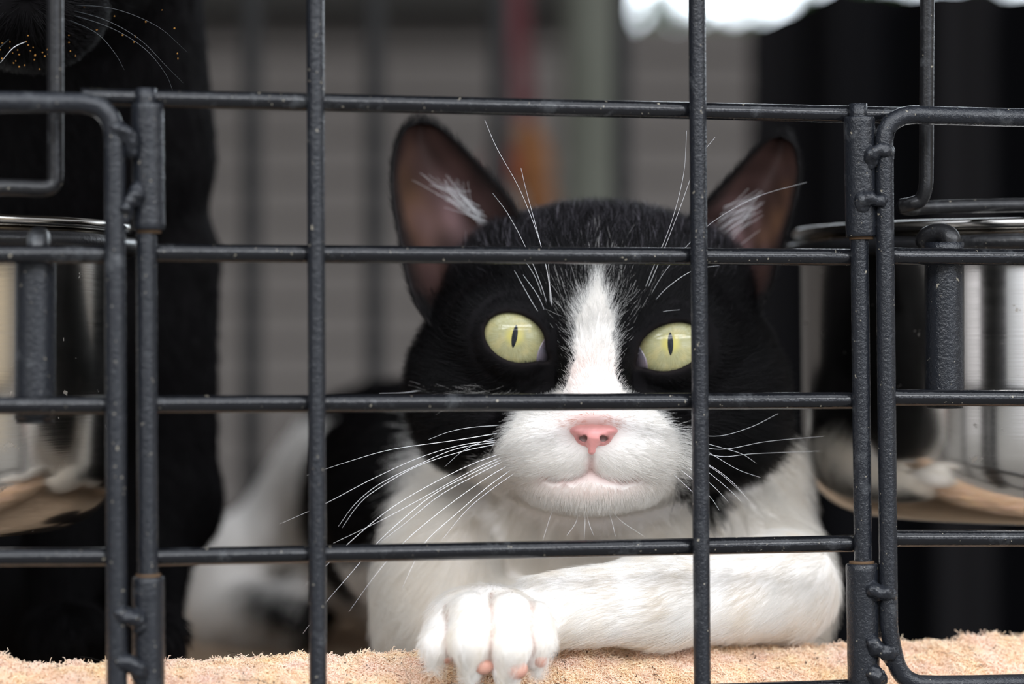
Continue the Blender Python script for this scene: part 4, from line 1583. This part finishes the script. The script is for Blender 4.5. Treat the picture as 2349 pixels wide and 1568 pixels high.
    for q in range(nT):
        f = rs_.random()
        if ei == 0:
            r0 = (1085 + 55 * f + rs_.normal() * 8, 455 + 90 * f + rs_.normal() * 8)
            mid = (1045 + 35 * f + rs_.normal() * 9, 440 + 60 * f + rs_.normal() * 9)
            tp = (975 + 60 * rs_.random() + 45 * f, 382 + 45 * rs_.random() + 80 * f * rs_.random())
            if q % 9 == 0: tp = (945 + 50 * rs_.random(), 395 + 25 * rs_.random())
        else:
            r0 = (1628 + rs_.normal() * 7 + 10 * f, 478 + 130 * f + rs_.normal() * 6)
            mid = (1675 + 15 * f + rs_.normal() * 9, 470 + 85 * f + rs_.normal() * 9)
            tp = (1710 + 45 * rs_.random(), 430 + 40 * rs_.random() + 80 * f * rs_.random())
        d0 = 0.6905 if ei == 0 else 0.6925
        a = P(r0[0], r0[1], d0 + 0.003); b2 = P(mid[0], mid[1], d0 - 0.001); c2 = P(tp[0], tp[1], d0 - 0.001 + 0.003 * rs_.random())
        tt = np.linspace(0, 1, 8)[:, None]
        strand.append((1 - tt) ** 2 * a + 2 * tt * (1 - tt) * b2 + tt ** 2 * c2)
    strand = np.array(strand)
    hair_object('ear_tuft', strand[:, 0], strand, taper(8, 0.000030, 0.000010), np.tile([0.55, 0.52, 0.51], (nT, 1)) * rs_.uniform(0.6, 1, nT)[:, None], M_WHISKER, cat)['label'] = 'long white hairs inside the ear'

# ---- whiskers: (points in the photograph's frame with distance), root first
WH = [
    [(1150, 992, .655), (1040, 1010, .648), (900, 1030, .642), (800, 1058, .640), (703, 1090, .640)],
    [(1155, 1008, .655), (1060, 1020, .648), (960, 1050, .642), (850, 1100, .638), (745, 1155, .636), (640, 1202, .640)],
    [(1150, 1012, .654), (1050, 1028, .647), (960, 1065, .641), (870, 1110, .637), (815, 1155, .636), (776, 1207, .636)],
    [(1152, 1016, .654), (1060, 1035, .647), (955, 1070, .641), (860, 1125, .637), (820, 1160, .636), (785, 1210, .636)],
    [(1165, 1035, .652), (1080, 1065, .645), (980, 1115, .640), (890, 1170, .637), (800, 1245, .635), (745, 1300, .635), (697, 1345, .636)],
    [(1170, 1040, .652), (1090, 1075, .645), (990, 1130, .640), (880, 1190, .637), (765, 1245, .636)],
    [(1172, 1044, .652), (1090, 1082, .645), (1000, 1130, .640), (930, 1185, .637), (865, 1245, .636), (800, 1320, .636), (747, 1382, .636), (695, 1452, .637)],
    [(1174, 1048, .652), (1100, 1085, .645), (1010, 1135, .640), (935, 1195, .638), (870, 1245, .637)],
    [(1180, 1058, .651), (1110, 1100, .645), (1020, 1165, .640), (930, 1240, .637), (860, 1320, .637), (800, 1403, .638)],
    [(1188, 1066, .651), (1120, 1115, .645), (1050, 1175, .641), (978, 1240, .638), (945, 1300, .638), (922, 1350, .638)],
    [(1195, 1075, .650), (1130, 1120, .645), (1070, 1170, .642), (1012, 1240, .640)],
    [(1145, 975, .657), (1080, 980, .652), (1030, 990, .650), (982, 1008, .650)],
    [(1150, 1000, .656), (1100, 1015, .650), (1060, 1035, .648), (1020, 1070, .648)],
    [(1560, 1000, .656), (1640, 1022, .652), (1700, 1040, .652), (1735, 1062, .654)],
    [(1555, 1010, .655), (1650, 1030, .650), (1760, 1012, .652), (1890, 1000, .660)],
    [(1555, 1022, .655), (1650, 1046, .650), (1730, 1040, .654), (1880, 1034, .664)],
    [(1560, 1035, .654), (1630, 1068, .648), (1680, 1105, .648), (1718, 1148, .650)],
    [(1555, 1045, .654), (1610, 1072, .648), (1670, 1120, .648), (1700, 1150, .650)],
    [(1550, 1055, .653), (1600, 1085, .647), (1640, 1118, .646), (1672, 1152, .648)],
    [(1545, 1065, .652), (1590, 1100, .646), (1630, 1140, .645), (1650, 1170, .646)],
    [(1560, 1015, .655), (1620, 1035, .650), (1690, 1075, .650), (1745, 1095, .654)],
    [(1565, 1025, .655), (1610, 1058, .650), (1655, 1088, .650), (1700, 1128, .652)],
    [(1545, 985, .657), (1640, 1000, .652), (1720, 980, .654), (1785, 948, .660)],
    [(1530, 1075, .652), (1570, 1110, .646), (1600, 1140, .645), (1622, 1168, .646)],
    [(1275, 1155, .657), (1262, 1185, .655), (1245, 1240, .655)],
    [(1340, 1160, .655), (1342, 1195, .653), (1340, 1235, .653)],
    [(1345, 1160, .655), (1350, 1195, .653), (1362, 1228, .653)],
    [(1325, 1160, .655), (1322, 1195, .653), (1300, 1228, .653)],
    [(1388, 1155, .656), (1402, 1190, .654), (1412, 1230, .654)],
    [(1392, 1150, .656), (1420, 1190, .655), (1478, 1230, .658)],
    # brow
    [(1268, 730, .661), (1262, 660, .655), (1240, 560, .650), (1195, 440, .648), (1140, 340, .650), (1112, 275, .652)],
    [(1264, 725, .661), (1258, 640, .655), (1235, 540, .651), (1208, 440, .651), (1195, 385, .653)],
    [(1262, 720, .661), (1240, 650, .656), (1205, 565, .653), (1165, 490, .652), (1130, 443, .654)],
    [(1252, 705, .662), (1230, 640, .657), (1200, 590, .656)],
    [(1258, 735, .661), (1235, 680, .656), (1200, 630, .656)],
    [(1268, 728, .661), (1262, 665, .656), (1258, 605, .655)],
    [(1470, 685, .662), (1500, 610, .656), (1540, 510, .651), (1568, 400, .650), (1575, 300, .652)],
    [(1475, 685, .662), (1510, 605, .656), (1555, 490, .651), (1600, 370, .650), (1640, 315, .652)],
    [(1480, 700, .662), (1520, 630, .656), (1570, 570, .654), (1640, 505, .654), (1740, 450, .660), (1850, 418, .668)],
    [(1490, 705, .662), (1530, 660, .656), (1590, 620, .656), (1650, 608, .660)],
    [(1485, 735, .662), (1520, 715, .658), (1560, 710, .658)],
    [(990, 890, .672), (930, 900, .668), (870, 902, .668)],
    [(1250, 735, .661), (1225, 700, .657), (1180, 620, .658)],
]
for k, wpts in enumerate(WH):
    path = catmull([P(*q) for q in wpts], 7)
    r0 = 0.000085 if len(wpts) >= 5 else 0.000055
    if wpts[0][1] < 760: r0 = 0.000055
    if wpts[-1][0] == 1850: r0 = 0.000032
    rad = np.linspace(r0, 0.00002, len(path))
    tube('whisker', path, rad, M_WHISKER, cat, 6)

# ================================================================== THE BLACK CAT
BK = [
    ('head', lambda p: ell(p, P(60, -260, 0.705), A(42, 40, 36))),
    ('muzzle', lambda p: ell(p, P(70, 10, 0.668), A(19, 20, 14))),
    ('chin', lambda p: ell(p, P(60, 95, 0.668), A(10, 12, 9))),
]


def bk_field(p):
    f = ell(p, P(60, -260, 0.712), A(43, 40, 37))
    f = smin(f, smin(ell(p, P(10, 15, 0.672), A(11, 18, 11)), ell(p, P(125, 20, 0.672), A(12, 18, 11)), 2 * mm), 8 * mm)
    f = smin(f, ell(p, P(66, 98, 0.676), A(11, 13, 6.5)), 4 * mm)
    f = smin(f, cap(p, P(150, -150, 0.745), P(230, 330, 0.765), 33 * mm, 30 * mm), 14 * mm)
    f = smin(f, ell(p, P(245, 640, 0.785), A(26, 34, 52)), 16 * mm)
    f = smin(f, cap(p, P(385, 600, 0.770), P(385, 1150, 0.775), 13 * mm, 13 * mm), 10 * mm)
    f = smin(f, cap(p, P(385, 1150, 0.775), P(345, 1300, 0.765), 12.5 * mm, 8.5 * mm), 8 * mm)
    f = smin(f, cap(p, P(345, 1300, 0.765), P(335, 1430, 0.745), 8.5 * mm, 8 * mm), 6 * mm)
    f = smin(f, ell(p, P(350, 1462, 0.715), A(7.5, 15, 8)), 5 * mm)
    f = smin(f, cap(p, P(170, 800, 0.79), P(150, 1420, 0.765), 15 * mm, 10 * mm), 10 * mm)
    f = smin(f, ell(p, P(150, 1450, 0.735), A(10, 15, 8)), 5 * mm)
    f = smin(f, cap(p, P(190, 700, 0.84), P(60, 900, 0.96), 32 * mm, 44 * mm), 20 * mm)
    f = smin(f, ell(p, P(40, 1050, 0.97), A(44, 50, 48)), 20 * mm)
    f = smin(f, ell(p, P(130, 1330, 0.86), A(34, 40, 30)), 14 * mm)
    for s_ in (-1, 1):
        a = P(60 + s_ * 260, -480, 0.72); b2 = P(60 + s_ * 330, -760, 0.73)
        f = smin(f, cap(p, a, b2, 15 * mm, 3 * mm), 6 * mm)
    return np.maximum(f, FLOOR_CUT - p[..., 2])


KV, KF = surface_nets(bk_field, np.arange(-0.235, -0.055, 0.0024), axis((0.640, 0.72, 0.002), (0.72, 1.05, 0.004)), np.arange(BED_TOP - 0.004, CAMZ + 0.18, 0.0024))
KN = vert_normals(KV, KF)
if (bk_field(KV[::50] + KN[::50] * 1e-3) - bk_field(KV[::50] - KN[::50] * 1e-3)).mean() < 0:
    KF = KF[:, ::-1]; KN = -KN
kcat = empty('cat', (-0.14, 0.80, BED_TOP))
tag(kcat, 'black cat sitting upright behind the left steel bowl, chin at the top corner', 'cat')
kme = mesh_from('cat_body', KV, KF)
set_cols(kme, np.tile(BLACK * 0.8, (len(KV), 1)))
link('body', kme, M_SKIN, kcat)
kr_, kT, kW = tri_sample(KV, KF, lambda c, n: np.where(c[:, 1] < 0.70, 3.2, np.where(c[:, 1] < 0.8, 2.2, 0.5)) * np.where(n[:, 1] < 0.3, 1, 0.3))
kn = (KN[kT] * kW[..., None]).sum(1); kn /= np.linalg.norm(kn, axis=1)[:, None]
hp = P(60, 0, 0.655)
hw = np.clip((kr_[:, 2] - (CAMZ + 0.055)) / 0.01, 0, 1)[:, None] * (kr_[:, 1] < 0.72)[:, None]
kc = (kr_ - hp) / (np.linalg.norm(kr_ - hp, axis=1)[:, None]) * hw + np.array([0.1, 0.1, -1.0]) * (1 - hw)
kl = np.where(hw[:, 0] > 0.5, 0.005, 0.006) * RNG.uniform(0.6, 1.2, len(kr_))
kp = strands(kr_, kn, kc, kl, 0.22, k=5, jitter=0.2, clump=0.15)
hair_object('fur', kr_, kp, taper(5, 0.00008, 0.00003), BLACK * RNG.uniform(0.5, 1.6, len(kr_))[:, None], M_BLACKFUR, kcat)['kind'] = 'stuff'
for s_ in (-1, 1):
    eo2 = bpy.data.objects.new('eye', me_eye)
    COL.objects.link(eo2)
    eo2.parent = kcat
    eo2.scale = (0.82, 0.82, 0.82)
    eo2.location = Vector(P(60 + s_ * 150, -215, 0.6835)) - kcat.location
    eo2.rotation_euler = (0, 0, 0.12 * s_)
V, F = blob_vf(P(66, -40, 0.653), (5 * mm, 3 * mm, 3.2 * mm), 6, 0.03)
link('nose', mesh_from('nose', V, F), plain('black_nose', (0.012, 0.011, 0.011), 0.4)[0], kcat)
BW = [
    [(150, 20, .660), (240, 45, .650), (320, 90, .646), (380, 150, .646), (420, 190, .648)],
    [(150, 30, .660), (250, 62, .650), (330, 110, .646), (380, 170, .646), (400, 220, .648)],
    [(150, 10, .660), (260, 20, .650), (360, 60, .646), (430, 120, .648)],
    [(145, 40, .660), (220, 75, .650), (262, 120, .648), (285, 160, .648)],
    [(20, 90, .660), (-10, 120, .655), (-60, 190, .655)],
    [(60, 95, .660), (30, 110, .655), (0, 145, .655)],
]
for k, wpts in enumerate(BW):
    path = catmull([P(*q) for q in wpts], 7)
    tube('whisker', path, np.linspace(0.000085, 0.00002, len(path)), M_DARKWHISKER if k != 5 else M_WHISKER, kcat, 6)
# crumbs caught in its chin
m, t, b = plain('food_crumbs', (0.32, 0.15, 0.03), 0.7)
parts = []
rs = random.Random(12)
for k in range(60):
    x_, y_ = (rs.gauss(70, 50), rs.gauss(110, 22)) if k < 44 else (rs.uniform(120, 420), rs.uniform(0, 180))
    parts.append(blob_vf(P(x_, y_, 0.657 + rs.random() * 0.004), tuple(rs.uniform(0.00008, 0.00022) for _ in range(3)), k, 0.1))
V, F = merge(parts)
o = link('crumbs', mesh_from('crumbs', V, F), m, kcat)
o['kind'] = 'stuff'
